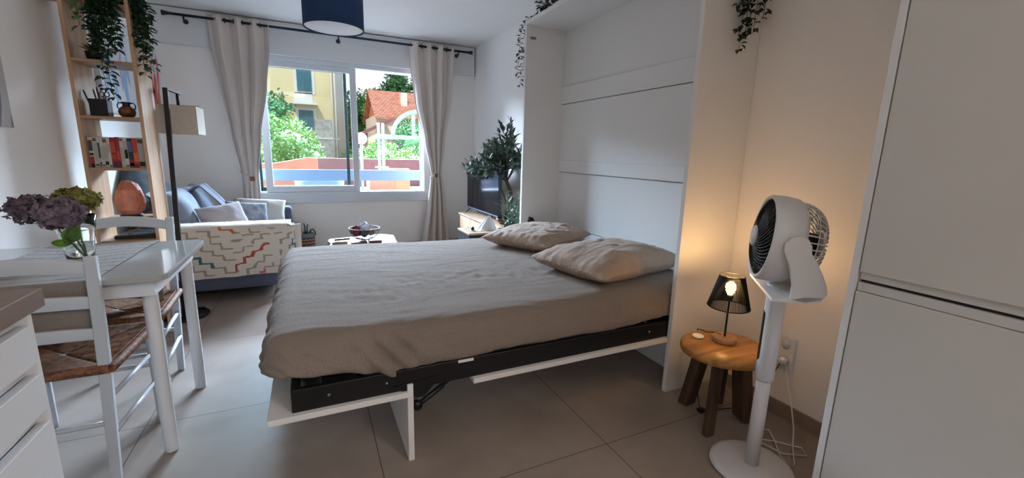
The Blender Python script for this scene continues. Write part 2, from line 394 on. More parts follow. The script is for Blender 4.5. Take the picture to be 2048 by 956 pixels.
MB().prism([(2.0, Yv-2.2, 1.75), (3.5, Yv-2.2, 2.5), (3.5, Yv-2.2, 2.62), (2.0, Yv-2.2, 1.87)], (0, 2.2, 0)).build('porch_roof', mat('plum_roof', '#8c5a5e', .8), b, world=True)
MB().box((2.45, Yv-2.0, .28), (3.25, Yv-.1, 1.95)).build('porch_wall', M_villa, b, world=True)
f = MB().box((2.72, Yv-2.06, .75), (3.18, Yv-2.0, 1.75)).build('window_surround', M_pale, b, world=True)
MB().box((2.76, Yv-2.08, .8), (3.14, Yv-2.05, 1.7)).build('window_pane', mat('villa_pane', '#7d8ba0', .2), f, world=True)
f = MB().box((4.0, Yv-.05, 1.4), (4.6, Yv, 2.2)).build('window_surround', M_pale, b, world=True)
MB().box((4.05, Yv-.07, 1.45), (4.55, Yv-.04, 2.15)).build('window_pane', MATS['villa_pane'], f, world=True)
# foliage
def foliage(name, label, blobs, n, lf, mm, trunk=None, trunkm=None, group=None):
    base = (sum(b[0] for b in blobs)/len(blobs), sum(b[1] for b in blobs)/len(blobs), .28)
    r = empty(name, base, 0, label, 'tree' if trunk else 'bush', group)
    q = MB(); tot = sum(b[3]**2 for b in blobs)
    for (x, y, z, rr, sz) in blobs:
        q.lathe([(0, -rr*.62*sz), (rr*.6, -rr*.4*sz), (rr*.75, 0), (rr*.6, rr*.4*sz), (0, rr*.62*sz)], (x, y, z), 10)
        for i in range(int(n*rr**2/tot)):
            v = Vector((random.gauss(0, 1), random.gauss(0, 1), random.gauss(0, 1))).normalized(); k = rnd(.65, 1.08)
            p = Vector((x, y, z)) + Vector((v.x*rr*k, v.y*rr*k, v.z*rr*k*sz)); p.z = max(p.z, .35)
            p += Vector(noise.noise_vector(p*1.3))*rr*.25
            q.leaf(p, (v + Vector((rnd(-.8, .8), rnd(-.8, .8), rnd(-.9, .5)))), v, lf*rnd(.7, 1.3), lf*.55)
    q.build('foliage', mm, r, world=True)
    if trunk: MB().tube(trunk, [.16, .12, .08][:len(trunk)] if len(trunk) <= 3 else .12, 8).build('trunk', M_bark, r, world=True)
    return r
M_f1 = mat('sunny_foliage', '#74994c', .7, col2='#4b7336', vscale=3)
M_f2 = mat('dark_foliage', '#4f7a4a', .7, col2='#35603a', vscale=3)
M_f3 = mat('mid_foliage', '#6c9a4a', .7, col2='#4a7a3c', vscale=3)
foliage('garden_bush', 'large sunlit green bush in front of the yellow house', [(-1.1, 14, .9, .9, 1.2), (-.45, 14, 1.25, .7, 1.1), (.0, 13.8, .9, .55, 1), (-1.3, 14.3, 1.7, .6, 1), (-2.3, 14, 1.0, .9, 1.2)], 5200, .11, M_f1)
foliage('dark_shrub_tree', 'darker green tree rising behind the sunlit bush', [(-1.5, 17, 2.1, .9, 1.1), (-.9, 17.2, 2.5, .5, 1.2)], 1800, .14, M_f2, [(-1.4, 17, .28), (-1.4, 17, 2)])
foliage('round_tree', 'green round tree between the two houses', [(3.4, 29.6, 3.7, 1.1, 1.1), (3.0, 29.6, 2.5, 1.1, 1), (3.9, 29.6, 3.2, .7, 1), (3.0, 29.2, 1.3, .8, 1)], 3200, .22, M_f3, [(3.3, 29.6, .28), (3.3, 29.6, 3)])
foliage('conifer_tree', 'tall dark conifer rising above the tiled roof', [(5.3, 28, 5.4, .7, 1.1), (5.0, 28, 4.6, .9, .8), (6.0, 28, 4.4, 1.0, .8), (5.6, 28, 3.4, 1.2, 1)], 3600, .2, M_f2, [(5.5, 28, .28), (5.5, 28, 4.5)])
foliage('garden_shrub', 'bright green low shrub in front of the villa', [(2.7, 14, .78, .46, 1), (3.1, 14.2, .84, .5, 1)], 1500, .09, M_f1)
foliage('garden_shrub', 'tall dark green shrub beside the green post', [(3.75, 16.8, 1.4, .66, 1.2), (3.5, 17.0, 1.9, .5, 1.1)], 1600, .1, M_f2)
foliage('garden_shrub', 'dark green shrub behind the paired mint posts', [(2.45, 15.6, .95, .55, 1.1), (2.1, 15.9, .8, .5, 1)], 1500, .1, M_f3)
foliage('garden_hedge', 'long mid green hedge beyond the plum wall', [(1.7+i*.6, 19+.2*(i % 2), .8, .46, 1) for i in range(5)], 1800, .1, M_f3)

# ------------------------------------------------------------------ wall bed
CX, CY0, CY1, CZ = 1.62, 1.49, 3.26, 2.235
wb = empty('wall_bed', (1.1, 2.4, 0), 0, 'white vertical wall bed opened out, with tall open cabinet and beige mattress', 'bed')
MB().box((CX, CY0, 0), (XR-.002, CY0+.025, CZ)).build('side_panel', M_melamine, wb, world=True, bevel=.002)
sp2 = MB().box((CX, CY1-.03, 0), (XR-.002, CY1, CZ)).build('side_panel', M_melamine, wb, world=True, bevel=.002)
MB().box((CX, CY0+.025, CZ-.03), (XR-.002, CY1-.03, CZ)).build('top_panel', M_melamine, wb, world=True, bevel=.002)
MB().box((CX+.2, CY0+.025, 0), (CX+.222, CY1-.03, .22)).build('bottom_rail', M_melamine, wb, world=True)
# back boards, with ledges
M_back = mat('white_back_board', '#e6e4e2', .5, bump=.02, bscale=150)
for (z0, z1, d) in ((.02, .60, .034), (.605, 1.06, .012), (1.065, 1.62, .022), (1.625, CZ-.03, .012)):
    MB().box((XR-.003-d, CY0+.025, z0), (XR-.003, CY1-.03, z1)).build('back_board', M_back, wb, world=True, bevel=.002)
for (z0, z1) in ((1.065, 1.16), (1.625, 1.76)):
    MB().box((XR-.03, CY0+.025, z0), (XR-.012, CY1-.03, z1)).build('back_batten', M_back, wb, world=True, bevel=.002)
MB().box((1.655, CY1-.036, 2.10), (1.705, CY1-.03, 2.118)).build('latch_plate', mat('brushed_steel', '#8a8680', .35, metal=.9), sp2, world=True, bevel=.002)
for x in (1.70, 1.92):
    MB().lathe([(0, 0), (.012, 0), (.012, .003), (0, .003)], (x, CY1-.03, 2.165), 16, R=rot('X', 90)).build('cam_cover', M_white, sp2, world=True)
# black hinge bracket on far side
q = MB(); q.prism([(1.66, CY1-.06, .45), (1.74, CY1-.06, .45), (1.745, CY1-.06, .62), (1.725, CY1-.06, .67), (1.695, CY1-.06, .68), (1.675, CY1-.06, .60)], (0, .03, 0))
q.build('hinge_bracket', M_black, wb, world=True, bevel=.003)
q = MB(); q.prism([(1.64, CY0+.028, .34), (1.80, CY0+.028, .34), (1.80, CY0+.028, .50), (1.70, CY0+.028, .44)], (0, .008, 0))
q.build('hinge_bracket', M_black, wb, world=True)
# front board of the bed, lying under the frame, with notch left by the folding foot
Z0, Z1 = .278, .300
BX0, BX1 = -.175, 1.612
fb = MB(); ya, yb = 1.50, 3.24
fb.prism([(BX0, ya, Z0), (.315, ya, Z0), (.315, ya+.47, Z0), (.56, ya+.47, Z0), (.56, ya, Z0), (BX1, ya, Z0), (BX1, yb, Z0), (.56, yb, Z0), (.56, yb-.47, Z0), (.315, yb-.47, Z0), (.315, yb, Z0), (BX0, yb, Z0)], (0, 0, Z1-Z0))
fb.build('front_board', M_melamine, wb, world=True, bevel=.002)
for y0 in (ya+.005, yb-.47): MB().box((.293, y0, 0), (.316, y0+.465, .328)).build('folding_foot', M_melamine, wb, world=True, bevel=.002)
# black steel frame
fm = MB()
fm.box((-.10, 1.52, Z1), (1.70, 1.545, Z1+.085)).box((-.10, 3.09, Z1), (1.70, 3.115, Z1+.085)).box((-.10, 1.545, Z1), (-.075, 3.09, Z1+.085)).box((1.66, 1.545, Z1), (1.70, 3.09, Z1+.085))
fm.box((.8, 1.545, Z1+.01), (.83, 3.09, Z1+.08))
fm.build('bed_frame', M_black, wb, world=True, bevel=.003)
for i in range(14):
    x = .0+i*.122
    MB().box((x, 1.545, Z1+.062), (x+.055, 3.09, Z1+.073)).build('slat', mat('dark_slat', '#1b1a1a', .6), wb, world=True)
for y in (1.515,):
    q = MB(); q.prism([(.24, y, .325), (.43, y, .34), (.36, y, .262), (.33, y, .262)], (0, .005, 0)); q.build('gusset_plate', M_black, wb, world=True)
for x in (.02, .22, .345, 1.5):
    MB().lathe([(0, 0), (.006, 0), (.006, .004), (0, .005)], (x, 1.52, .345 if x != .345 else .31), 10, R=rot('X', 90)).build('bolt', MATS['brushed_steel'], wb, world=True)
MB().box((.50, 1.518, .372), (.565, 1.5199, .384)).build('sticker', M_white, wb, world=True, label='small white sticker on the black frame')
ps = MB().tube([(.345, 1.53, .225), (.355, 1.53, .232), (.44, 1.53, .285)], .011, 12).build('gas_strut', M_black, wb, world=True)
MB().tube([(.43, 1.53, .279), (.48, 1.53, .31)], .006, 10).build('strut_rod', M_black, ps, world=True)
MB().lathe([(0, -.012), (.018, -.012), (.018, .012), (0, .012)], (.335, 1.53, .222), 16, R=rot('X', 90)).build('strut_pivot', M_black, ps, world=True)

# mattress in its fitted sheet
def fitted_sheet():
    x0, x1, y0, y1 = -.180, 1.95, 1.532, 3.10; ztop = .568; r = .080; cr_ = .10
    q = MB(); NU, NV = 230, 190
    ix0, ix1, iy0, iy1 = x0+r, x1-r, y0+r, y1-r
    ext = r*PI/2 + .16 - r + .03
    def hem(x, y):
        # lower edge height along near side
        if y < 2:
            h = .40
            if x < .28: h = .418 - .05*max(0, min(1, (x+.1)/.35))
            if x >= .28: h = .372 + .006*sin(x*9)
            h -= .024*math.exp(-((x-.24)/.09)**2)
            h += .012*noise.noise(Vector((x*5, 0, 3)))+.006*noise.noise(Vector((x*17, 1, 3)))
            if x > 1.35: h += .02*(x-1.35)/.3
            return h
        return .385
    def fn(u, v):
        X = x0 - ext + u*(x1-x0+2*ext); Y = y0 - ext + v*(y1-y0+2*ext)
        qx = min(max(X, ix0), ix1); qy = min(max(Y, iy0), iy1)
        dx, dy = X-qx, Y-qy; d = sqrt(dx*dx+dy*dy)
        if d < 1e-6:
            p = Vector((X, Y, ztop)); nrm = Vector((0, 0, 1)); side = 0
        else:
            ux, uy = dx/d, dy/d
            if d < r*PI/2:
                a = d/r; p = Vector((qx+ux*r*sin(a), qy+uy*r*sin(a), ztop-r*(1-cos(a)))); nrm = Vector((ux*sin(a), uy*sin(a), cos(a)))
            else:
                rem = (d-r*PI/2)/(ext-r*PI/2); rem = min(1, rem)
                zt = ztop-r; hz = hem(qx, qy+uy*r)
                # slight belly then tuck under at the hem
                bulge = .012*sin(rem*PI) - .03*max(0, rem-.8)/.2
                p = Vector((qx+ux*(r+bulge), qy+uy*(r+bulge), zt+(hz-zt)*rem)); nrm = Vector((ux, uy, 0))
        side = 1-nrm.z
        # soft sag and long wrinkles
        P = Vector((X, Y, 0))
        w = .008*noise.noise(Vector((X*1.3, Y*2.2, 1.0)))
        w += .0068*noise.ridged_multi_fractal(Vector((X*1.6+.3*Y, Y*7.5+1.2*noise.noise(Vector((X*1.5, Y, 7))), 2.0)), 1.0, 2.0, 3, .8, 2.0)*.6
        w += .0034*noise.noise(Vector((X*6, Y*26+3*noise.noise(Vector((X*2, Y*2, 5))), 4)))
        cl = max(0, noise.noise(Vector((X*1.8, Y*2.2, 9))))
        w += .013*cl*noise.noise(Vector((X*24, Y*15, 6)))
        w += .004*side*noise.noise(Vector(((X+Y)*14, p.z*6, 8)))
        gx = math.exp(-((X-.24)/.10)**2)*(1 if Y < y0+.02 else 0)
        w += .016*gx*sin((X*70+p.z*60))*max(0, side)
        # foot corner folds
        gf = math.exp(-((X-(-.15))/.18)**2)*side
        w += .010*gf*noise.noise(Vector((X*18+Y*18, p.z*5, 2)))*1.6
        p += nrm*w
        p.z -= .014*max(0, 1-abs(X-.9)/.9)*(1-side)
        if p.x > 1.6: p.y = min(max(p.y, 1.521), 3.222)
        p.x = min(p.x, 1.958)
        return p
    q.grid(fn, NU, NV)
    o = q.build('fitted_sheet', M_sheet, wb, world=True)
    return o
fitted_sheet()
MB().box((-.12, 1.60, .386), (1.90, 3.02, .51)).build('mattress', mat('mattress_ticking', '#c9c2ba', .9), wb, world=True, bevel=.04)

def pillow(name, label, L, Wd, H, loc, rz, tilt=(0, 0), mm=None, cat='pillow', group=None, seed=0, wr=1.0, flange=0.0, mfn=None, R=None, sag=0):
    q = MB(); mm = mm or M_pillow; n = 46
    def f(sgn):
        def fn(u, v):
            a = u*2-1; b = v*2-1
            # pull corners out, edges in
            ex = 1-.07*(1-b*b)*abs(a)**3*0 ; 
            x = a*(1-.06*(1-a*a)*0 - .05*(1-abs(b))*(abs(a)**4)); y = b*(1-.09*(1-abs(a))*(abs(b)**4))
            t = max(0, (1-abs(a)**2.6))**.55*max(0, (1-abs(b)**2.6))**.55
            P = Vector((x*L/2, y*Wd/2, sgn*t*H/2))
            w = noise.noise(Vector((a*2.2+seed, b*2.2, 3*sgn)))*.012 + noise.noise(Vector((a*5+seed, b*9, 3*sgn)))*.008
            w += noise.ridged_multi_fractal(Vector((a*2+b+seed, b*3-a, sgn)), 1, 2, 3, .8, 2)*.006
            edge = 1-t
            w += edge*noise.noise(Vector((a*14, b*14, seed)))*.008
            P.z += w*wr*min(1, t*2.5)*sgn if sgn > 0 else w*.3*wr
            P.z += noise.noise(Vector((a*3+seed, b*3, 11)))*.012*edge*wr
            if sgn < 0: P.z = max(P.z, -H*.36)
            if sag: P.z -= sag*(a*a)
            return P
        return fn
    V1 = q.grid(f(1), n, n, mat_fn=mfn); V2 = q.grid(f(-1), n, n, mat_fn=mfn)
    bmesh.ops.remove_doubles(q.bm, verts=q.bm.verts, dist=.0012)
    if R is not None: q.bm.transform(R.to_4x4())
    o = q.build(name, mm); 
    c = Vector(loc); o.location = c; o.rotation_euler = (tilt[0], tilt[1], rz)
    return tag(o, label, cat, group)
# origin is at bottom centre of each pillow
pillow('pillow', 'near beige crumpled pillow at the cabinet end of the bed', 0.72, .56, .185, (1.54, 1.93, .558), radians(12), seed=1.3, wr=.9, group='beige pillows on the bed')
pillow('pillow', 'far beige pillow on the bed nearest the television', 0.68, .54, .165, (1.50, 2.70, .560), radians(28), seed=5.1, wr=.9, group='beige pillows on the bed')

# ------------------------------------------------------------------ vines on top of the cabinet
def vine_plant(name, label, cat, strands, loc, parent_pot=None, mm=None, lf=.032, dens=.018, spread=.03, pot=None, group=None, seed=1, bush=None):
    random.seed(seed)
    r = empty(name, loc, 0, label, cat, group)
    st = MB(); lv = MB()
    for path in strands:
        P = [Vector(p) for p in path]; dense = []
        for i in range(len(P)-1):
            L = (P[i+1]-P[i]).length; k = max(1, int(L/dens))
            for j in range(k): dense.append(P[i].lerp(P[i+1], j/k))
        dense.append(P[-1])
        for i, p in enumerate(dense): dense[i] = p + Vector((rnd(-1, 1), rnd(-1, 1), 0))*.004
        st.tube(dense, .0014, 4)
        for i, p in enumerate(dense[1:]):
            for k in (0, 1):
                a = rnd(0, 2*PI); d = Vector((cos(a), sin(a), rnd(-.9, .25)))
                lv.leaf(p + d*.004, d, Vector((rnd(-.3, .3), rnd(-.3, .3), 1)), lf*rnd(.7, 1.2), lf*rnd(.5, .68))
    if bush:
        for (bx, by, bz, rr, nn) in bush:
            for i in range(nn):
                v = Vector((random.gauss(0, 1), random.gauss(0, 1), random.gauss(0, 1))).normalized()
                p = Vector((bx, by, bz)) + v*rr*rnd(.4, 1)
                st.tube([Vector((bx, by, bz-rr*.3)), p], .0012, 3)
                lv.leaf(p, v+Vector((0, 0, rnd(-.8, .3))), Vector((0, 0, 1)), lf*rnd(.8, 1.3), lf*rnd(.5, .7))
    st.build('stem', mat('vine_stem', '#4a5a35', .7), r, world=True)
    lv.build('leaves', mm or M_leafd, r, world=True)
    if pot: pot(r)
    return r
def potfn(c, r, h, m_, z0):
    def f(root):
        MB().lathe([(0, z0), (r*.8, z0), (r, z0+h), (r*.9, z0+h), (r*.86, z0+h*.8), (0, z0+h*.8)], (c[0], c[1], 0), 24).build('pot', m_, root, world=True)
    return f
M_darkpot = mat('black_plastic_pot', '#1a1c20', .5)
vine_plant('trailing_plant', 'dark trailing plant hanging over the near top corner of the bed cabinet', 'plant',
    [[(1.83, 1.52, 2.30), (1.82, 1.47, 2.25), (1.815, 1.455, 2.0), (1.82, 1.455, 1.70)],
     [(1.85, 1.52, 2.30), (1.87, 1.47, 2.25), (1.87, 1.455, 2.0), (1.87, 1.455, 1.80)],
     [(1.84, 1.52, 2.30), (1.80, 1.47, 2.25), (1.79, 1.45, 2.0), (1.785, 1.45, 1.86)],
     [(1.86, 1.52, 2.30), (1.90, 1.47, 2.25), (1.91, 1.455, 2.0), (1.905, 1.455, 1.78)],
     [(1.88, 1.52, 2.30), (1.95, 1.46, 2.25), (1.955, 1.45, 2.0), (1.95, 1.45, 1.85)],
     [(1.84, 1.52, 2.30), (1.83, 1.46, 2.2), (1.84, 1.45, 1.9), (1.845, 1.45, 1.76)]],
    (1.86, 1.58, CZ), mm=M_leafd, lf=.036, dens=.021, pot=potfn((1.86, 1.58), .055, .09, M_darkpot, CZ+.001), seed=11)
vine_plant('trailing_plant', 'dark trailing plant spilling over the far top corner of the bed cabinet', 'plant',
    [[(1.74, 3.2, 2.31), (1.70, 3.27, 2.27), (1.66, 3.29, 2.15), (1.61, 3.29, 1.80), (1.60, 3.29, 1.74)],
     [(1.74, 3.2, 2.31), (1.64, 3.28, 2.25), (1.60, 3.29, 2.15), (1.58, 3.29, 1.85)],
     [(1.76, 3.2, 2.33), (1.70, 3.1, 2.31), (1.68, 3.08, 2.27)]],
    (1.76, 3.18, CZ), mm=M_leafd, lf=.036, dens=.024, bush=[(1.76, 3.18, 2.36, .075, 70), (1.80, 3.16, 2.42, .05, 30)], pot=potfn((1.76, 3.18), .05, .08, M_darkpot, CZ+.001), seed=12)

# ------------------------------------------------------------------ tall kitchen unit at right
KX, KY = 1.40, .66
t = empty('tall_kitchen_cabinet', (1.7, .06, 0), 0, 'tall glossy white kitchen cabinet with two handleless doors at right edge', 'cabinet')
MB().box((KX+.022, -.56, .001), (XR-.001, KY, 2.30)).build('body', M_white, t, world=True, bevel=.001)
MB().box((KX-.001, KY-.0185, .001), (KX+.021, KY, 2.30)).build('side_panel', M_white, t, world=True, bevel=.001)
MB().box((KX, -.55, .899), (KX+.02, KY-.022, 2.29)).build('door', M_whitegloss, t, world=True, bevel=.0015, label='upper glossy door')
MB().box((KX, -.55, .10), (KX+.02, KY-.022, .843)).build('door', M_whitegloss, t, world=True, bevel=.0015, label='lower glossy door')
MB().box((KX+.006, -.55, .8445), (KX+.0215, KY-.022, .869)).box((KX+.010, -.55, .877), (KX+.0215, KY-.022, .898)).build('grip_rail', M_whitegloss, t, world=True)
MB().box((KX+.017, -.55, .869), (KX+.0215, KY-.022, .877)).build('painted_shadow_gap', M_black, t, world=True, label='thin black strip painted as the shadow gap between doors')  # black strip puts the shade of the door gap into colour
MB().box((KX+.05, -.55, .01), (KX+.06, KY-.02, .098)).build('plinth', M_white, t, world=True)

# counter at lower left
GX = -.523
t = empty('drawer_unit', (-.85, .5, 0), 0, 'white handleless kitchen drawer unit at lower left corner', 'cabinet')
bd = MB().box((XL+.02, -.6, .08), (GX-.045, 1.155, .858)); bd.box((GX-.045, 1.143, .08), (GX-.002, 1.155, .858))
bd.box((XL+.06, -.55, .001), (GX-.06, 1.13, .08)); bd.build('body', M_white, t, world=True, bevel=.0015)
for (z0, z1) in ((.758, .838), (.652, .732), (.10, .625)):
    o = MB().box((GX-.020, -.58, z0), (GX, 1.1425, z1)); d = o.build('drawer', M_white, t, world=True, bevel=.0015)
    q = MB(); q.prism([(GX-.0215, 1.1425, z1), (GX-.0445, 1.1425, z1-.004), (GX-.0445, 1.1425, z1+.018), (GX-.028, 1.1425, z1+.018)], (0, -1.70, 0)); q.build('grip_rail', M_pvc, d, world=True)
q = MB().box((XL+.001, -.62, .860), (GX+.002, 1.20, .900)); tag(q.build('worktop', M_counter, bevel=.002), 'taupe wood effect worktop on the white drawer unit at lower left', 'worktop')

# ------------------------------------------------------------------ stand fan
fc = Vector((1.525, .935, 0))
t = empty('stand_fan', fc, 0, 'white pedestal air circulator fan with black front grille beside the stool', 'fan')
M_fan = mat('fan_white_plastic', '#d9d8d9', .35); M_fang = mat('fan_black_grille', '#0e0e10', .3)
MB().lathe([(0, 0.001), (.145, .001), (.152, .008), (.150, .016), (.135, .022), (.05, .025), (0, .025)], fc, 56).build('base', M_fan, t, world=True)
MB().lathe([(0, .024), (.0265, .024), (.025, .40), (0, .40)], fc, 28).build('lower_pole', M_fan, t, world=True)
up_ = MB().lathe([(0, .385), (.030, .385), (.0325, .39), (.0325, .742), (.031, .746), (0, .746)], fc, 28).build('upper_pole', M_fan, t, world=True)
# black display strip on the pole, facing the bed
ax = Vector((-.725, .689, 0)).normalized()   # the way the fan faces
q = MB(); 
def strip(u, v):
    a = (u-.5)*1.0; zz = .46+v*.20
    k = 1.0
    if v < .08: k = sqrt(max(0, 1-((.08-v)/.08)**2))
    if v > .92: k = sqrt(max(0, 1-((v-.92)/.08)**2))
    ang = math.atan2(ax.y, ax.x)+a*.8*max(k, .05)
    return (fc.x+.0332*cos(ang), fc.y+.0332*sin(ang), zz)
q.grid(strip, 8, 24); q.build('display_panel', M_fang, up_, world=True, solid=.0006)
sd = Vector((ax.y, -ax.x, 0))  # sideways
if sd.dot(Vector((-1, -1, 0))) < 0: sd = -sd
hc = Vector((1.545, .925, .925))+Vector((-.778, .629, 0))*.030
UP = Vector((0, 0, 1))
TILT = radians(6)
axt = (ax*cos(TILT)+UP*sin(TILT)); upt = (UP*cos(TILT)-ax*sin(TILT))
def FL(a, s, z): return hc + axt*a + sd*s + upt*z
RotF = Matrix((sd, upt, axt)).transposed()   # lathe z -> forward axis
if RotF.determinant() < 0: RotF = Matrix((-sd, upt, axt)).transposed()
head = MB().lathe([(.132, -.035), (.140, -.035), (.150, -.02), (.155, .02), (.153, .06), (.148, .068), (.140, .066), (.138, .05), (.135, -.02), (.132, -.035)], hc, 56, R=RotF).build('housing', M_fan, t, world=True)
# front grille: curved spiral blades of wire
g = MB()
for k in range(46):
    a0 = 2*PI*k/46; path = []
    for i in range(9):
        f = i/8; rr = .032+(.139-.032)*f; aa = a0+.75*f**1.3; zz = .088-.030*f**2.2
        path.append(FL(zz, rr*cos(aa), rr*sin(aa)))
    g.tube(path, .0024, 4, sx=1.8)
g.build('front_grille', M_fang, head, world=True)
for rr, zz in ((.138, .062), (.10, .078)):
    q = MB(); q.tube([FL(zz-.002, rr*cos(a), rr*sin(a)) for a in [i*2*PI/48 for i in range(49)]], .0018, 5, cap=False); q.build('grille_ring', M_fang, head, world=True)
MB().lathe([(0, .098), (.032, .097), (.039, .090), (.040, .080), (0, .078)], hc, 32, R=RotF).build('hub_cap', mat('grey_hub', '#c4c4c8', .35), head, world=True)
MB().lathe([(0, .012), (.13, .012), (.13, .008), (0, .008)], hc, 40, R=RotF).build('inner_shroud', M_fang, head, world=True)
bl = MB()
for k in range(7):
    a0 = 2*PI*k/7
    pts = [FL(.045, .03*cos(a0), .03*sin(a0)), FL(.05, .12*cos(a0+.25), .12*sin(a0+.25)), FL(.03, .125*cos(a0+.75), .125*sin(a0+.75)), FL(.025, .03*cos(a0+.7), .03*sin(a0+.7))]
    bl.prism(pts, axt*.003)
bl.build('blades', M_fang, head, world=True)
# rear cage
rc = MB()
for k in range(38):
    a0 = 2*PI*k/38; path = []
    for i in range(9):
        f = i/8; th = f*PI/2*.96
        rr = .045+(.140-.045)*cos(th)**.8 if f > 0 else .140
        zz = -.03-.085*sin(th)
        path.append(FL(zz, rr*cos(a0), rr*sin(a0)))
    rc.tube(path, .0026, 5)
rc.build('rear_grille', M_fan, head, world=True)
for rr, zz in ((.132, -.068), (.108, -.095)):
    q = MB(); q.tube([FL(zz, rr*cos(a), rr*sin(a)) for a in [i*2*PI/48 for i in range(49)]], .0018, 5, cap=False); q.build('grille_ring', M_fan, head, world=True)
MB().lathe([(0, -.117), (.05, -.114), (.052, -.108), (.0, -.106)], hc, 28, R=RotF).build('rear_cap', M_fan, head, world=True)
MB().lathe([(0, -.10), (.04, -.10), (.045, -.05), (.045, .0), (0, 0)], hc, 24, R=RotF).build('motor', M_fang, head, world=True)
# yoke
yk = MB()
def Y_(a, s, z): return hc + ax*a + sd*s + UP*z
for sg in (1, -1):
    s0 = sg*.158; out = sg*.015
    pts = []
    for i in range(13):
        a = PI*.5 + PI*.95*(i/12)-PI*.5-.35
        pts.append(Y_(-.005+.038*cos(a+.2), s0, .0+.038*sin(a+.2)))
    outline = [(-.045, -.012), (-.043, .012), (-.03, .034), (-.008, .043), (.018, .036), (.034, .015), (.034, -.012), (.012, -.06), (-.002, -.12), (-.004, -.172), (-.05, -.178), (-.092, -.160), (-.105, -.14), (-.10, -.115), (-.085, -.08), (-.062, -.035)]
    yk.prism([Y_(a, s0, z) for a, z in outline], sd*out)
yk.prism([Y_(a, -.173, z) for a, z in ((-.095, -.150), (-.09, -.168), (-.03, -.180), (.05, -.185), (.05, -.172), (-.0, -.166), (-.05, -.15))], sd*.346)
yk.build('yoke', M_fan, t, world=True, bevel=.004)
MB().lathe([(0, .74), (.034, .74), (.036, .752), (.036, .772), (0, .775)], fc+Vector((.0, 0, -.006)), 28).build('neck', M_fan, t, world=True)
for sg in (1, -1):
    q = MB(); q.tube([Y_(-.005, sg*.145, 0), Y_(-.005, sg*.158, 0)], .036, 28); q.build('pivot_disc', M_fan, head, world=True)

# fan cord + wall socket with plug
cab = MB(); cab.tube([(1.56, .96, .06)]*0 or [(1.985, 1.13, .30), (1.975, 1.12, .27), (1.96, 1.09, .18), (1.93, 1.04, .10), (1.88, .99, .04), (1.80, .94, .006), (1.70, .87, .006), (1.66, .86, .006), (1.70, .93, .006), (1.78, 1.01, .006), (1.82, 1.06, .006), (1.76, 1.09, .006), (1.70, 1.02, .006), (1.72, .93, .006), (1.80, .88, .006), (1.83, .92, .006), (1.76, 1.0, .007), (1.69, 1.05, .006), (1.68, 1.02, .006), (1.62, .99, .03)], .0028, 8)
c = cab.build('power_cable', mat('white_cable', '#dddddd', .5)); tag(c, 'thin white power cable looped on the floor behind the fan', 'cable')
t = empty('wall_socket', (1.998, 1.14, .28), 0, 'white double wall socket low on the wall behind the fan', 'socket')
MB().box((1.988, 1.10, .235), (1.999, 1.18, .395)).build('plate', M_white, t, world=True, bevel=.003)
MB().lathe([(0, 0), (.021, 0), (.021, .003), (0, .003)], (1.988, 1.14, .355), 24, R=rot('Y', -90)).build('socket_well', M_pvc, t, world=True)
p = empty('power_plug', (1.97, 1.135, .28), 0, 'white power plug in the lower socket behind the fan', 'plug')
MB().lathe([(0, 0), (.019, 0), (.019, .022), (.012, .034), (0, .036)], (1.9875, 1.135, .28), 20, R=rot('Y', -90)).build('plug_body', M_white, p, world=True)

# ------------------------------------------------------------------ stool, lamp, coaster
sc = Vector((1.655, 1.215, 0))
t = empty('side_stool', sc, 0, 'low round wooden stool table with four chunky splayed legs beside the cabinet', 'stool')
q = MB()
prof = [(0, .338), (.165, .338), (.183, .346), (.189, .358), (.187, .371), (.180, .378), (0, .380)]
q.lathe(prof, sc, 48, sx=1.0, sy=.95)
for v in q.bm.verts:
    d = (v.co - sc); a = math.atan2(d.y, d.x); k = 1+.012*sin(3*a)+.008*sin(7*a+1)
    v.co.x = sc.x+d.x*k; v.co.y = sc.y+d.y*k
q.build('stool_top', M_teak, t, world=True)
for (fx, fy, w_, th) in ((1.535, 1.148, .050, .030), (1.648, 1.375, .072, .05), (1.792, 1.172, .085, .05), (1.80, 1.33, .072, .05)):
    f0 = Vector((fx, fy, .001)); d = (f0-sc); d.z = 0; u = d.normalized(); top = sc+u*.095+Vector((0, 0, .340)); vperp = Vector((-u.y, u.x, 0))
    if th == .03: vperp = Vector((1, 0, 0)); u = Vector((0, 1, 0))
    A = [f0+vperp*sx_*w_/2+u*sy_*th/2 for sx_, sy_ in ((-1, -1), (1, -1), (1, 1), (-1, 1))]
    for a_ in A: a_.z = .001
    q = MB(); q.prism(A, top-f0); q.build('leg', M_teakdark, t, world=True, bevel=.006)
lc = Vector((1.690, 1.243, .381))
t = empty('table_lamp', lc, 0, 'small lit table lamp with black string shade on the wooden stool', 'lamp')
MB().lathe([(0, 0), (.050, 0), (.0525, .004), (.0525, .020), (.050, .023), (0, .023)], lc, 40).build('base', wood('lamp_base_wood', '#a9805f', '#c39a76', 1.2, 'X'), t, world=True)
MB().tube([lc+Vector((0, 0, .022)), lc+Vector((0, 0, .20))], .0045, 10).build('stem', M_black, t, world=True)
sh = MB(); zb, zt, rb, rt_ = .168, .312, .088, .051
N_ = 84
for k in range(N_):
    a = 2*PI*k/N_; a2 = a+.03
    sh.tube([lc+Vector((rb*cos(a), rb*sin(a), zb)), lc+Vector((rt_*cos(a2), rt_*sin(a2), zt))], .0021, 4)
shade = sh.build('lamp_shade', mat('black_cord', '#0b0a0a', .8), t, world=True)
for rr, zz in ((rb, zb), (rt_, zt)):
    MB().tube([lc+Vector((rr*cos(i*2*PI/40), rr*sin(i*2*PI/40), zz)) for i in range(41)], .0028, 6, cap=False).build('shade_ring', M_black, shade, world=True)
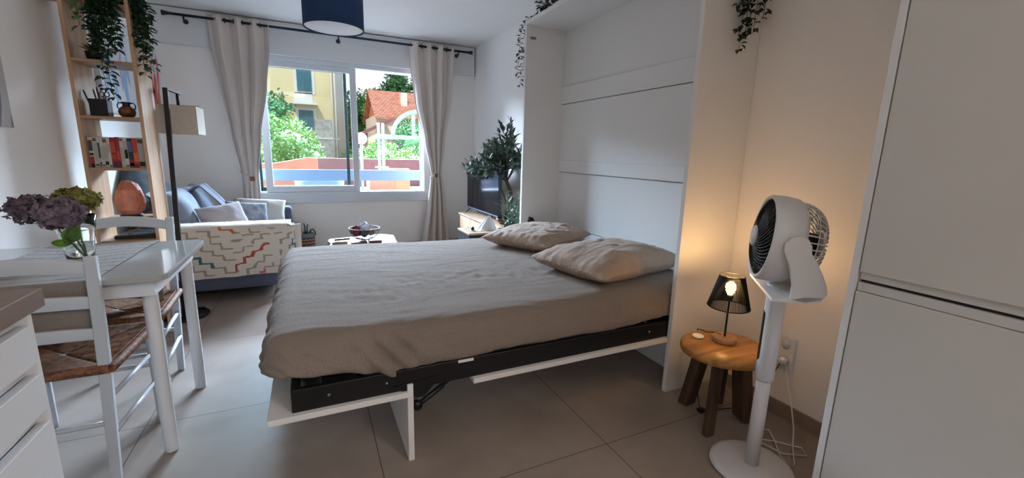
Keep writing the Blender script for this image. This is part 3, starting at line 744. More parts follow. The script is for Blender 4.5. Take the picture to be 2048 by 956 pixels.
MB().tube([lc+Vector((-rt_, 0, zt-.02)), lc+Vector((rt_, 0, zt-.02))], .0015, 5).build('shade_strut', M_black, shade, world=True)
MB().lathe([(0, .195), (.013, .195), (.014, .222), (0, .222)], lc, 16).build('lamp_holder', M_black, t, world=True)
MB().lathe([(0, .222), (.011, .224), (.019, .240), (.023, .258), (.020, .274), (.010, .284), (0, .287)], lc, 20).build('bulb', mat('lit_bulb', '#ffffff', .3, emit='#ffbf6b', estr=30), t, world=True)
ld = bpy.data.lights.new('bulb_light', 'POINT'); ld.energy = 2.2; ld.color = (1.0, .58, .22); ld.shadow_soft_size = .022
lo = bpy.data.objects.new('bulb_light', ld); COL.objects.link(lo); lo.location = lc+Vector((0, 0, .314))
MB().tube([lc+Vector((0, .02, .023)), lc+Vector((.0, .05, .022)), lc+Vector((-.005, .09, .008)), lc+Vector((0, .13, .004)), lc+Vector((.01, .158, -.004)), lc+Vector((.015, .165, -.06)), lc+Vector((.0, .13, -.25)), lc+Vector((-.03, .06, -.374)), lc+Vector((.05, .02, -.374)), lc+Vector((.2, -.02, -.374)), lc+Vector((.285, -.07, -.2)), lc+Vector((.29, -.10, -.1))], .0026, 7).build('cord', M_black, t, world=True)
MB().box(lc+Vector((-.055, .03, -.379)), lc+Vector((-.02, .06, -.362))).build('cord_switch', M_black, t, world=True, bevel=.005)
q = MB(); q.lathe([(0, 0), (.024, 0), (.0265, .003), (.0265, .006), (.024, .008), (.021, .0072), (0, .0072)], (1.615, 1.325, .3805), 32)
tag(q.build('round_remote', M_white), 'small flat round white disc lying on the wooden stool', 'disc')

# ------------------------------------------------------------------ curtains, rod
t = empty('curtain_rod', (.385, 5.3, 2.412), 0, 'long dark curtain rod with flared ends above the window', 'curtain rod')
M_rod = mat('blackened_blue_rod', '#1c2836', .4, metal=.3)
MB().tube([(-1.06, 5.3, 2.412), (1.83, 5.3, 2.412)], .0125, 14).build('rod', M_rod, t, world=True)
for sg, x in ((-1, -1.06), (1, 1.83)):
    MB().tube([(x, 5.3, 2.412), (x+sg*.03, 5.3, 2.412), (x+sg*.085, 5.3, 2.412)], [.013, .0135, .024], 16).build('finial', M_rod, t, world=True)
for x in (-.98, .385, 1.74):
    q = MB(); q.tube([(x, 5.3, 2.40), (x, 5.3, 2.372), (x, 5.37, 2.372), (x, 5.384 if abs(x) > .5 else 5.399, 2.372)], .007, 8); q.tube([(x, 5.376 if abs(x) > .5 else 5.39, 2.372), (x, 5.384 if abs(x) > .5 else 5.399, 2.372)], .022, 16)
    q.build('bracket', M_rod, t, world=True)
def interp(tab, z):
    for (z0, *a), (z1, *b) in zip(tab, tab[1:]):
        if z <= z0 and z >= z1:
            f = (z0-z)/(z0-z1); f = f*f*(3-2*f)*.5+f*.5
            return [x+(y-x)*f for x, y in zip(a, b)]
    return list(tab[-1][1:]) if z < tab[-1][0] else list(tab[0][1:])
def curtain(name, label, tab, tie_z, side, npl=8, ph=0.0, group=None):
    L = (tab[0][1]+tab[0][2])/2
    r = empty(name, (L, 5.3, .03), 0, label, 'curtain', group)
    q = MB()
    def fn(u, v):
        z = 2.455-(2.455-.03)*v
        a, b = interp(tab, z); wdt = b-a
        k = max(0, min(1, (z-tie_z)/.9)); kb = max(0, min(1, (tie_z-z)/.5))
        amp = .038*(.45+.55*k) if z > tie_z else .018+.022*kb
        uu = u + .012*sin(u*9+ph)
        y = 5.3 + amp*sin(uu*npl*PI + ph) + .006*noise.noise(Vector((u*9, z*1.5, ph)))*(1-.5*k)
        x = a + wdt*u + .010*sin(u*npl*2*PI+ph)*.6
        if abs(z-tie_z) < .12: y = 5.3+(y-5.3)*(.55+.45*abs(z-tie_z)/.12)
        return (x, y, z)
    q.grid(fn, 150, 90)
    cl = q.build('cloth', M_linen, r, world=True, solid=.002)
    # eyelet rings
    for i in range(npl):
        u = (i+.5)/npl
        x = tab[0][1] + (tab[0][2]-tab[0][1])*(i+ (0 if i else .12))/npl
        if i == 0: continue
        MB().tube([(x+.003*0, 5.3+.021*cos(j*2*PI/20), 2.412+.021*sin(j*2*PI/20)) for j in range(21)], .0045, 6, cap=False).build('eyelet', M_rod, cl, world=True)
    a, b = interp(tab, tie_z)
    c = ((a+b)/2, 5.3); rx = (b-a)/2+.012; ry = .042
    MB().tube([(c[0]+rx*cos(j*2*PI/28), c[1]+ry*sin(j*2*PI/28), tie_z + (.05*side*cos(j*2*PI/28))) for j in range(29)], .004, 6, cap=False).build('tieback_cord', mat('cream_cord', '#cdbfae', .8), r, world=True)
    MB().box((c[0]+(-.02 if side > 0 else -.02)+side*-.02, 5.235, tie_z-.045), (c[0]+.025+side*-.02, 5.26, tie_z)).build('wooden_toggle', mat('dark_toggle_wood', '#7c4f35', .5), r, world=True, bevel=.004)
    return r
curtain('curtain', 'left beige eyelet curtain tied back beside the floor lamp', [(2.46, -.80, -.275), (2.2, -.79, -.285), (1.8, -.745, -.335), (1.35, -.69, -.42), (.90, -.63, -.475), (.6, -.635, -.48), (.03, -.66, -.46)], .90, -1, 7, .4, 'beige curtains')
curtain('curtain', 'right beige eyelet curtain tied back nearest the television', [(2.46, 1.14, 1.67), (2.2, 1.15, 1.66), (1.8, 1.20, 1.63), (1.35, 1.30, 1.56), (.94, 1.385, 1.515), (.6, 1.34, 1.55), (.03, 1.25, 1.60)], .94, 1, 7, 1.2, 'beige curtains')

# ------------------------------------------------------------------ pendant drum
pc = (.215, 3.3)
t = empty('pendant_lamp', (pc[0], pc[1], 2.5), 0, 'navy blue drum pendant lamp with white diffuser hanging from the ceiling', 'lamp')
q = MB().lathe([(.186, 1.99), (.190, 1.99), (.190, 2.27), (.186, 2.27), (.186, 1.99)], (*pc, 0), 64); q.build('lamp_shade', mat('navy_fabric', '#1d3a63', .8, bump=.1, bscale=300), t, world=True)
MB().lathe([(0, 1.995), (.178, 1.995), (.184, 1.998), (.184, 2.001), (0, 2.002)], (*pc, 0), 64).build('diffuser', mat('opal_diffuser', '#e8e6ea', .5), t, world=True)
MB().tube([(*pc, 2.25), (*pc, 2.49)], .004, 8).build('cord', M_white, t, world=True)
MB().lathe([(0, 2.455), (.03, 2.455), (.05, 2.498), (0, 2.498)], (*pc, 0), 32).build('ceiling_rose', M_white, t, world=True)

# ------------------------------------------------------------------ sofa on the left
t = empty('sofa', (-.72, 4.55, 0), 0, 'grey fabric two seat sofa against the left wall by the window', 'sofa')
sx0, sx1, sy0, sy1 = -1.235, -.18, 3.87, 5.20
MB().box((sx0, sy0+.17, .13), (sx1+.02, sy1-.17, .30)).build('base', M_sofa, t, world=True, bevel=.02, seg=3)
MB().box((sx0, sy0, .09), (sx1, sy0+.17, .585)).build('armrest', M_sofa, t, world=True, bevel=.035, seg=4)
MB().box((sx0, sy1-.17, .09), (sx1, sy1, .60)).build('armrest', M_sofa, t, world=True, bevel=.035, seg=4)
MB().box((sx0, sy0+.171, .13), (sx0+.20, sy1-.171, .72)).build('backrest', M_sofa, t, world=True, bevel=.035, seg=4)
for i in range(2):
    y0 = sy0+.175+i*.497
    MB().box((sx0+.20, y0, .30), (sx1+.03, y0+.485, .44)).build('seat_cushion', M_sofacush, t, world=True, bevel=.035, seg=4)
for (x, y) in ((sx0+.08, sy0+.08), (sx1-.08, sy0+.08), (sx0+.08, sy1-.08), (sx1-.08, sy1-.08)):
    MB().cyl((x, y, 0), .022, .001, .095, 12).build('leg', M_black, t, world=True)
def cushion_mesh(L, H_, Th, seed, puff=1.0):
    q = MB(); n = 34
    def f(sgn):
        def fn(u, v):
            a = u*2-1; b = v*2-1; t_ = max(0, 1-abs(a)**3)**.5*max(0, 1-abs(b)**3)**.5
            x = a*(1-.05*(1-abs(b))*a*a); z = b*(1-.06*(1-abs(a))*b*b)
            w = noise.noise(Vector((a*2+seed, b*2, sgn)))*.012*t_
            return (x*L/2, sgn*(t_*Th/2+w)*puff, z*H_/2+H_/2)
        return fn
    q.grid(f(1), n, n); q.grid(f(-1), n, n); bmesh.ops.remove_doubles(q.bm, verts=q.bm.verts, dist=.001)
    return q
def cushion(name, label, L, H_, Th, loc, face, lean, mm, cat='cushion', roll=0, seed=0, parent=None, plabel=None, group=None):
    """face = z angle the front looks at (deg), lean = backwards tilt (deg)"""
    q = cushion_mesh(L, H_, Th, seed)
    R = Matrix.Rotation(radians(face+90), 3, 'Z') @ Matrix.Rotation(radians(-lean), 3, 'X') @ Matrix.Rotation(radians(roll), 3, 'Y')
    q.bm.transform(R.to_4x4()); zmin = min(v.co.z for v in q.bm.verts)
    q.bm.transform(Matrix.Translation(Vector(loc)-Vector((0, 0, zmin))))
    o = q.build(name, mm, parent, world=parent is not None)
    if parent is None: tag(o, label, cat, group)
    return o
for i, y in enumerate((4.30, 4.80)):
    cushion('back_cushion', None, .50, .44, .22, (-.87, y, .435), 0, 20, M_sofacush, parent=t, seed=i*3)
# zigzag throw over the near armrest
M_thr = [mat('cream_cotton_throw', '#d3c9bd', .95, bump=.4, bscale=160), mat('throw_taupe_thread', '#9a8f7c', .95), mat('throw_teal_thread', '#3f6772', .95), mat('throw_rust_thread', '#a84a3c', .95), mat('throw_orange_thread', '#bf6a3e', .95)]
def raster():
    G = {}
    def line(pts, w, c):
        for (x0, y0), (x1, y1) in zip(pts, pts[1:]):
            n = int(max(abs(x1-x0), abs(y1-y0))/3)+1
            for k in range(n+1):
                x = x0+(x1-x0)*k/n; y = y0+(y1-y0)*k/n
                for dx in range(-w, w+1, 3):
                    for dy in range(-w//2-1, w//2+2, 3): G[(int((x+dx)/7), int((y+dy)/7))] = c
    T_ = 6
    for P in ([(50,150),(130,150),(130,205),(200,205)], [(130,205),(130,280),(225,280),(225,340),(310,345),(310,395),(390,400),(400,450),(480,450)], [(215,140),(295,140),(300,195),(370,195)],
              [(300,195),(300,270),(380,275),(390,330),(465,330)], [(470,250),(550,245)], [(480,260),(530,262)], [(560,195),(640,190)], [(620,130),(625,170),(700,172)], [(480,380),(545,375),(560,345),(560,320),(625,318)],
              [(640,290),(645,250),(715,245)], [(780,190),(710,195),(715,230)], [(770,130),(820,132)], [(830,190),(880,182)], [(950,110),(1000,120)], [(880,300),(880,262),(940,250),(945,200),(1000,190)],
              [(640,540),(660,495),(720,490),(725,430),(790,428)], [(870,380),(868,430)], [(945,370),(948,330),(1010,325)], [(1000,390),(1000,430)], [(720,555),(800,550),(870,550),(872,480),(940,478)], [(795,520),(797,550)],
              [(315,525),(395,525),(400,580),(470,585),(500,570)], [(75,610),(80,550),(150,545),(235,548),(240,595),(310,592)], [(150,485),(152,540)], [(60,440),(62,475)], [(0,220),(30,215)], [(575,610),(578,560),(640,555)], [(1040,270),(1060,230)], [(10,350),(10,300),(60,300)], [(500,160),(530,172)], [(0,620),(75,618)]):
        line(P, T_, 1)
    line([(75,360),(120,360),(120,410),(210,412),(212,470),(298,472),(300,520)], 9, 2)
    line([(1000,265),(995,320),(1045,328),(1047,380)], 9, 2)
    line([(485,570),(485,505),(560,490),(560,437),(625,425),(640,382),(705,362),(712,325),(745,298),(765,298)], 9, 3)
    line([(380,115),(390,132),(470,132),(490,170)], 9, 4); line([(720,575),(720,605),(680,607)], 8, 4)
    return G
G_ = raster()
def throw():
    q = MB(); x0, x1 = -.955, -.115; ztop = .612
    # cloth: u along X (then over the front end), v: back of arm -> top -> front side
    y_f = sy0-.014; y_b = sy0+.185; r = .03
    Lb, Lt, Lf = .14, y_b-y_f, .40
    nu, nv = 190, 130
    def sect(s):
        if s < Lb: return (y_b, ztop-(Lb-s)-.0)
        if s < Lb+Lt: f = (s-Lb)/Lt; return (y_b-(y_b-y_f)*f, ztop-.020*abs(2*f-1)**4)
        return (y_f, ztop-.02-(s-Lb-Lt)*(Lf-.02)/Lf)
    def xs(u):  # along arm, then down over its front end
        Lx = sx1-x0+.01; tot = Lx+.19; d = u*tot
        return (x0+d, 0) if d < Lx else (sx1+.012, d-Lx)
    def fn(u, v):
        s = v*(Lb+Lt+Lf); y, z = sect(s); x, drop = xs(u)
        low = max(0, (s-Lb-Lt)/Lf)
        if drop > 0:
            # corner: front end of arm; cloth fans outwards
            if low > 0: x += drop*.45; y += .02*drop*0; y -= .0; z += 0; y += -.02*sin(drop*60)*low; y += drop*.35
            else: z -= drop*1.0; x += .01
        hemw = .012*noise.noise(Vector((x*6, 1, 0))) + .03*(u-.5)*0
        z += hemw*low
        y -= .006*low*sin(x*22+2*sin(x*7)) + .004*noise.noise(Vector((x*12, z*12, 3)))*low + .010*low
        z += .003*noise.noise(Vector((x*15, y*15, 1)))
        z += .03*low*low*(1-u)*-.5
        return (x, y, z)
    def mf(u, v):
        s = v*(Lb+Lt+Lf)
        cx = int((u*1.13*1050)/7); low = (s-Lb-Lt)/Lf
        if low < -.25 : return 1 if (int(u*60) + int(v*40)) % 13 == 0 else 0
        cy = int((110+low*520)/7)
        return G_.get((cx, cy), 0)
    q.grid(fn, nu, nv, mat_fn=mf)
    o = q.build('throw_blanket', M_thr, solid=.004)
    return tag(o, 'cream throw with taupe, teal and rust zigzags draped over the near sofa arm', 'blanket')
throw()
M_grcush = mat('warm_grey_cushion', '#a49b9c', .9, bump=.3, bscale=150)
cushion('scatter_cushion', 'small pinkish grey cushion leaning just behind the sofa throw', .36, .30, .13, (-.60, 4.19, .44), -55, 28, M_grcush, seed=4, roll=-6)
cushion('scatter_cushion', 'dark grey patterned cushion behind the small pinkish grey one', .34, .28, .10, (-.50, 4.40, .44), -60, 24, mat('slate_print', '#5f6575', .9, col2='#a5a8b0', vscale=14), seed=6, roll=8)
cushion('scatter_cushion', 'cream cushion standing against the far arm of the sofa', 0.46, .27, .16, (-.47, 4.90, .44), -85, 34, mat('cream_cushion', '#cfc6bb', .9, bump=.3, bscale=120), seed=8, roll=5)
# dark cushion with a white palm print, standing on its corner against the wall
q = cushion_mesh(.40, .40, .10, 3); 
R = Matrix.Rotation(radians(90-25), 3, 'Z') @ Matrix.Rotation(radians(-22), 3, 'X') @ Matrix.Rotation(radians(38), 3, 'Y')
q.bm.transform(R.to_4x4()); zm = min(v.co.z for v in q.bm.verts); q.bm.transform(Matrix.Translation(Vector((-1.13, 4.03, .58-zm))))
dk = tag(q.build('scatter_cushion', mat('navy_grey_cushion', '#3f434c', .9, bump=.2, bscale=200)), 'dark blue grey cushion with white palm leaf print on the sofa back', 'cushion')
# palm print fan
pp = MB()
for k in range(11):
    a = radians(-75+15*k); 
    base = Vector((.0, -.055, .12)); tip = base+Vector((sin(a)*.13, .008, cos(a)*.13)); sdv = Vector((cos(a), 0, -sin(a)))*.006
    pp.prism([base, base.lerp(tip, .5)+sdv, tip, base.lerp(tip, .5)-sdv], (0, .0008, 0))
pp.bm.transform((Matrix.Rotation(radians(90-25), 3, 'Z') @ Matrix.Rotation(radians(-22), 3, 'X') @ Matrix.Rotation(radians(38), 3, 'Y')).to_4x4()); pp.bm.transform(Matrix.Translation(Vector((-1.13, 4.03, .58-zm))))
pp.build('palm_print', mat('white_print', '#c9c9c9', .9), dk, world=True)
# striped folded shawl over the back cushions
def shawl():
    q = MB()
    mats = [mat('shawl_grey', '#82828f', .95, bump=.3, bscale=150), mat('shawl_dark_stripe', '#2c2b38', .95)]
    def fn(u, v):
        y = 4.42+u*.26; s = v
        if s < .35: f = s/.35; x = -.96+f*.10; z = .80+.065*sin(f*PI/2)
        else: f = (s-.35)/.65; x = -.86+f*.24; z = .865-f*.34-.05*sin(f*PI)*-.3
        return (x+.012, y+.14*s+.006*sin(s*12+u*5), z+.006*sin(u*16))
    q.grid(fn, 40, 40, mat_fn=lambda u, v: 1 if (.08 < u < .16 or .24 < u < .28 or .66 < u < .74) else 0)
    return tag(q.build('folded_shawl', mats, solid=.008), 'grey shawl with dark stripes hanging over the sofa back cushions', 'shawl')
shawl()

# ------------------------------------------------------------------ floor lamp
px_, py_ = -.826, 3.58
t = empty('floor_lamp', (px_, py_, 0), 0, 'black floor lamp with square linen shade and round base before the sofa', 'lamp')
MB().lathe([(0, 0.001), (.135, .001), (.140, .008), (.136, .018), (.03, .026), (0, .026)], (px_-.023, py_+.03, 0), 48).build('base', M_black, t, world=True)
MB().prism([(px_-.037, py_-.010, .02), (px_-.009, py_-.010, .02), (px_-.009, py_+.012, .02), (px_-.037, py_+.012, .02)], (.046, 0, 1.545)).build('pole', M_black, t, world=True, bevel=.002)
q = MB(); dr = Vector((.008, .245, -.0)); p0 = Vector((px_+.023, py_, 1.552)); u_ = dr.normalized(); v_ = Vector((-u_.y, u_.x, 0))*.012
q.prism([p0-v_, p0+v_, p0+v_+dr*1.25, p0-v_+dr*1.25], (0, 0, .013)); arm = q.build('arm', M_black, t, world=True, bevel=.002)
scn = p0+dr
MB().tube([scn+Vector((0, 0, .002)), scn+Vector((0, 0, -.075))], .009, 10).build('socket_stem', M_black, arm, world=True)
hs = .122; z0s, z1s = 1.28, 1.468
ls = frame = MB()
for (x0_, x1_, y0_, y1_) in ((-hs, hs, -hs, -hs+.003), (-hs, hs, hs-.003, hs), (-hs, -hs+.003, -hs+.003, hs-.003), (hs-.003, hs, -hs+.003, hs-.003)):
    ls.box((scn.x+x0_, scn.y+y0_, z0s), (scn.x+x1_, scn.y+y1_, z1s))
lsh = ls.build('lamp_shade', mat('linen_shade', '#c5b9ab', .9, bump=.35, bscale=240, var=.06, vscale=60, stretch=(1, 1, .2)), t, world=True)
MB().tube([scn+Vector((-hs, 0, -.075)), scn+Vector((hs, 0, -.075))], .002, 6).build('shade_bar', M_black, lsh, world=True)
MB().lathe([(0, 0), (.022, .01), (.028, .035), (.018, .065), (.012, .08), (0, .08)], (scn.x, scn.y, 1.36), 20).build('bulb', MATS['opal_globe'], t, world=True)
MB().tube([(px_-.02, py_+.10, .008), (px_+.06, py_+.18, .008), (px_+.0, py_+.22, .02), (px_-.1, py_+.2, .006), (px_-.25, py_+.26, .006)], .003, 6).build('cord', M_black, t, world=True)

# ------------------------------------------------------------------ shelf unit
SX0, SX1, SY0, SY1 = -1.163, -.862, 3.30, 3.56
t = empty('ladder_shelf', ((SX0+SX1)/2, (SY0+SY1)/2, 0), 0, 'tall narrow open wooden shelf unit beside the left wall', 'shelf')
for x in (SX0, SX1-.018):
    MB().box((x, SY0, .001), (x+.018, SY1, 2.42)).build('side_panel', M_beech, t, world=True, bevel=.001)
SH = [.30, .62, .765, 1.062, 1.358, 1.665, 1.965, 2.28]
SH = [.30, .625, .752, 1.062, 1.355, 1.662, 1.968, 2.27]
for z in SH:
    MB().box((SX0+.018, SY0+.002, z-.016), (SX1-.018, SY1-.002, z)).build('shelf_board', M_beechx, t, world=True, bevel=.001)
MB().box((XL+.001, SY0+.01, 1.945), (SX0, SY0+.035, 1.975)).build('wall_bracket', M_beechx, t, world=True)

# books
def book(w, h, d, cov, parts, label, loc, lean=0):
    """spine faces -Y"""
    r = empty('paperback_book', loc, 0, label, 'book', 'paperbacks on the wooden shelf')
    q = MB(); q.box((0, .0, 0), (.0012, d, h)).box((w-.0012, 0, 0), (w, d, h)).box((0.0012, 0, 0), (w-.0012, .0014, h))
    q.build('cover', cov, r)
    MB().box((.0013, .0015, .002), (w-.0013, d-.003, h-.002)).build('pages', mat('book_pages', '#cfc6b5', .9), r)
    for (z0, z1, mm) in parts:
        MB().box((.0015, -.0004, h*z0), (w-.0015, .0002, h*z1)).build('spine_print', mm, r)
    r.rotation_euler = (0, radians(lean), 0)
    return r
bw, bc, br_, bo, bdk, bg_ = (mat('book_white', '#c3beb6', .6), mat('book_cream', '#b9b2a4', .6), mat('book_red', '#8e2a2c', .6), mat('book_orange', '#b8402a', .6), mat('book_dark', '#2e3440', .6), mat('book_grey', '#a39c95', .6))
bp = mat('print_dark', '#4a4540', .7); bl_ = mat('print_blue', '#54618a', .6); bpur = mat('print_plum', '#5e2c4a', .6); bye = mat('print_brown', '#6a4a30', .6); bblk = mat('print_black', '#151515', .6)
# (px left, px right) in the 1700 px wide crop of the shelf row -> width share
rows = [(.020, bw, [(.0, .12, bblk), (.12, .36, br_), (.40, .48, bblk), (.55, .90, bp)], 'thin white paperback with a red foot, first book at the left end of the shelf'),
        (.018, bc, [(.06, .11, bp), (.86, .96, bye), (.2, .8, bg_)], 'cream paperback next to the thin red footed one'),
        (.012, bc, [(.04, .10, bp), (.12, .17, bblk), (.3, .8, bp)], 'narrow cream paperback with two black marks low on its spine'),
        (.012, bw, [(.04, .10, bp), (.25, .7, bg_)], 'narrow white paperback left of the one with a round brown mark'),
        (.018, bc, [(.08, .20, bblk), (.82, .94, bye), (.3, .7, bg_)], 'cream paperback with dark block low and round brown mark high on spine'),
        (.013, bw, [(.03, .08, bp), (.5, .8, bg_)], 'white paperback touching the left side of the two deep red books'),
        (.022, br_, [(.0, .18, bpur), (.28, .42, bo), (.5, .85, bo)], 'left one of the two deep red paperbacks'),
        (.019, br_, [(.0, .18, bpur), (.25, .55, bo)], 'right one of the two deep red paperbacks'),
        (.017, bc, [(.90, .97, bye), (.2, .7, bg_)], 'cream paperback directly right of the deep red pair'),
        (.017, bw, [(.03, .08, bp), (.3, .6, bblk), (.6, .9, bg_)], 'white paperback directly left of the dark blue book'),
        (.022, bdk, [(.0, .28, br_), (.06, .16, bw), (.55, .90, bl_)], 'dark blue and plum paperback left of the orange one'),
        (.022, bo, [(.0, .14, br_), (.2, .5, mat('print_orange', '#d5682f', .6))], 'bright orange red paperback, the only one of its colour'),
        (.028, bg_, [(.05, .20, bblk), (.82, .95, bp)], 'wide grey paperback with dark blocks at the right end of the shelf')]
tot = sum(r[0] for r in rows); avail = (SX1-.018)-(SX0+.018)-.012; k = avail/tot; x = SX0+.018+.004
for i, (w_, cv, pr, lab) in enumerate(rows):
    ww = w_*k-.0008
    book(ww, .172+.006*((i*37) % 5)/5, .11, cv, pr, lab, (x, SY0+.03, 1.0625), 0)
    x += w_*k
# salt lamp
c_ = Vector((-1.015, 3.42, .7525))
t = empty('salt_lamp', c_, 0, 'rough orange pink salt lamp on a dark base on the shelf', 'lamp')
MB().lathe([(0, 0), (.052, 0), (.056, .006), (.056, .017), (.05, .021), (0, .021)], c_, 32).build('base', mat('dark_base_wood', '#2f1e18', .5), t, world=True)
q = MB(); q.lathe([(0, .021), (.045, .021), (.066, .05), (.074, .09), (.072, .13), (.062, .17), (.046, .20), (.026, .222), (0, .230)], c_, 22, smooth=False)
for v in q.bm.verts:
    n_ = noise.noise(v.co*22)*.010+noise.noise(v.co*50)*.004; d = v.co-(c_+Vector((0, 0, .12)))
    v.co += d.normalized()*n_
q.build('salt_rock', mat('salt_rock', '#c9775c', .6, col2='#dd9478', vscale=14, bump=.4, bscale=40), t, world=True)
# pencil cup
c_ = Vector((-1.078, 3.40, 1.3555))
t = empty('pencil_cup', c_, 0, 'black square metal cup of pens on the wooden shelf', 'cup')
q = MB(); s_ = .040
for bx in (((-s_, -s_), (s_, -s_+.002)), ((-s_, s_-.002), (s_, s_)), ((-s_, -s_), (-s_+.002, s_)), ((s_-.002, -s_), (s_, s_))):
    q.box(c_+Vector((*bx[0], 0)), c_+Vector((*bx[1], .098)))
q.box(c_+Vector((-s_, -s_, 0)), c_+Vector((s_, s_, .003))); q.build('cup_body', mat('black_mesh_metal', '#14171b', .45), t, world=True)
for (dx, dy, lx, ly, h_, mm, nm, lb) in ((-.025, -.02, -.035, -.01, .145, M_black, 'pen', 'black pen leaning furthest left in the cup'), (-.005, 0, -.02, .0, .155, mat('green_pen', '#3f5b4d', .4), 'pen', 'grey green pen standing in the cup'), (.003, .012, -.016, 0, .168, mat('grey_pen', '#3e4146', .4), 'pen', 'tall dark pen in the middle of the cup'), (.01, -.01, -.003, .0, .140, mat('silver_pen', '#9b9ea3', .3), 'pen', 'silver pen next to the scissors')):
    o = MB().tube([c_+Vector((dx, dy, .004)), c_+Vector((dx+lx*.9, dy+ly, h_*.93)), c_+Vector((dx+lx, dy+ly, h_))], [.0042, .0042, .0015], 8); tag(o.build(nm, mm), lb, 'pen')
sc_ = empty('scissors', c_+Vector((.022, 0, .004)), 0, 'dark handled scissors standing in the black cup', 'scissors')
for dx in (-.011, .013):
    MB().tube([c_+Vector((.022+dx+.011*cos(i*2*PI/16), .0, .128+.014*sin(i*2*PI/16))) for i in range(17)], .003, 6, cap=False).build('handle', M_black, sc_, world=True)
q = MB(); q.prism([c_+Vector((.020, -.001, .006)), c_+Vector((.026, -.001, .006)), c_+Vector((.032, -.001, .116)), c_+Vector((.012, -.001, .116))], (0, .002, 0)); q.build('blades', MATS['brushed_steel'], sc_, world=True)
# greek pot
c_ = Vector((-.958, 3.39, 1.3555))
t = empty('amphora_pot', c_, 0, 'small round orange brown pot with dark neck and two loop handles', 'pot')
MB().lathe([(0, 0), (.024, 0), (.038, .016), (.042, .034), (.036, .052), (.022, .064), (0, .064)], c_, 32).build('body', mat('ochre_clay', '#8a5530', .35, col2='#4a2a1a', vscale=18), t, world=True)
MB().lathe([(.022, .063), (.018, .070), (.018, .080), (.026, .088), (.024, .090), (.014, .080), (.0, .078)], c_, 28).build('neck', mat('black_clay', '#1f2328', .35), t, world=True)
for sg in (-1, 1):
    MB().tube([c_+Vector((sg*x_, 0, z_)) for x_, z_ in ((.020, .082), (.034, .086), (.042, .074), (.042, .058), (.036, .048))], .0032, 8).build('handle', MATS['black_clay'], t, world=True)
# succulent
c_ = Vector((-1.072, 3.40, 1.6625))
t = empty('succulent', c_, 0, 'small spiky succulent in a black pot on the upper shelf', 'plant')
MB().lathe([(0, 0), (.034, 0), (.041, .052), (.037, .052), (.036, .046), (0, .046)], c_, 28).build('pot', M_darkpot, t, world=True)
q = MB()
random.seed(5)
for i in range(26):
    a = i*2.4; el = .25+.9*(i/26); d = Vector((cos(a)*cos(el), sin(a)*cos(el), sin(el))); L_ = .075-.02*(i/26)
    q.leaf(c_+Vector((0, 0, .050)), d, Vector((0, 0, 1)), L_, .014, .4)
q.build('leaves', mat('succulent_green', '#3f5f38', .5, var=.3, vscale=40), t, world=True)
# trailing plant on the shelf
strs = []
random.seed(21)
ctr = Vector((-.955, 3.38, 2.10))
for i in range(26):
    a = rnd(-2.9, .6); rr_ = rnd(.07, .12); top = ctr+Vector((cos(a)*rr_*.8, sin(a)*rr_, 0)); ln = rnd(.06, .34) if cos(a) < .3 else rnd(.10, .30)
    y_ = min(top.y, SY0-.025) if cos(a) < .75 else top.y
    x_ = max(top.x, -1.025) if y_ < SY0 else max(top.x, SX1+.02)
    strs.append([ctr+Vector((0, 0, .02)), top+Vector((0, 0, .02)), Vector((x_, y_, 2.04)), Vector((x_+rnd(-.01, .01), y_-.005, 2.04-ln))])
strs.append([ctr, Vector((-.99, 3.26, 2.08)), Vector((-.985, 3.262, 1.8)), Vector((-.978, 3.265, 1.56)), Vector((-.972, 3.265, 1.46))])
strs.append([ctr, Vector((-1.0, 3.26, 2.08)), Vector((-1.0, 3.262, 1.8)), Vector((-1.0, 3.265, 1.50))])
for dx, ln in ((.03, .45), (.05, .32), (.06, .25), (.04, .38), (.07, .42)):
    strs.append([ctr, Vector((SX1+.01, 3.34, 2.12)), Vector((SX1+dx, 3.34, 2.02)), Vector((SX1+dx, 3.335, 2.05-ln))])
vine_plant('trailing_ivy', 'bushy green trailing plant cascading down the wooden shelf', 'plant', strs, (ctr.x, ctr.y, 1.969), mm=M_leaf, lf=.044, dens=.021, bush=[(ctr.x, ctr.y-.03, 2.12, .11, 150)], pot=potfn((ctr.x, 3.42), .06, .1, M_darkpot, 1.969), seed=22)
vine_plant('green_houseplant', 'pale green leafy plant behind the ivy on the shelf', 'plant', [[(-1.09, 3.46, 2.09), (-1.085, 3.46, 2.13), (-1.07, 3.30-.012, 2.10), (-1.085, 3.285, 1.90), (-1.08, 3.285, 1.83)], [(-1.09, 3.46, 2.09), (-1.06, 3.40, 2.14), (-1.05, 3.285, 2.08), (-1.055, 3.283, 1.88)]], (-1.09, 3.46, 1.969), mm=mat('pale_leaf', '#5f7d46', .5, var=.3, vscale=30), lf=.045, dens=.035, pot=potfn((-1.09, 3.46), .042, .08, M_white, 1.969), seed=23)
# low wooden dish with stick, on the lower shelf
t = empty('incense_tray', (-1.0, 3.42, .6255), 0, 'dark tray with a slanting wooden stick on the lower shelf', 'tray')
MB().box((-1.10, 3.36, .6255), (-.90, 3.48, .645)).build('tray', mat('dark_tray', '#2a2220', .5), t, world=True, bevel=.004)
MB().tube([(-1.03, 3.37, .65), (-.965, 3.39, .70)], .006, 8).build('stick', mat('stick_wood', '#8d6b47', .6), t, world=True)
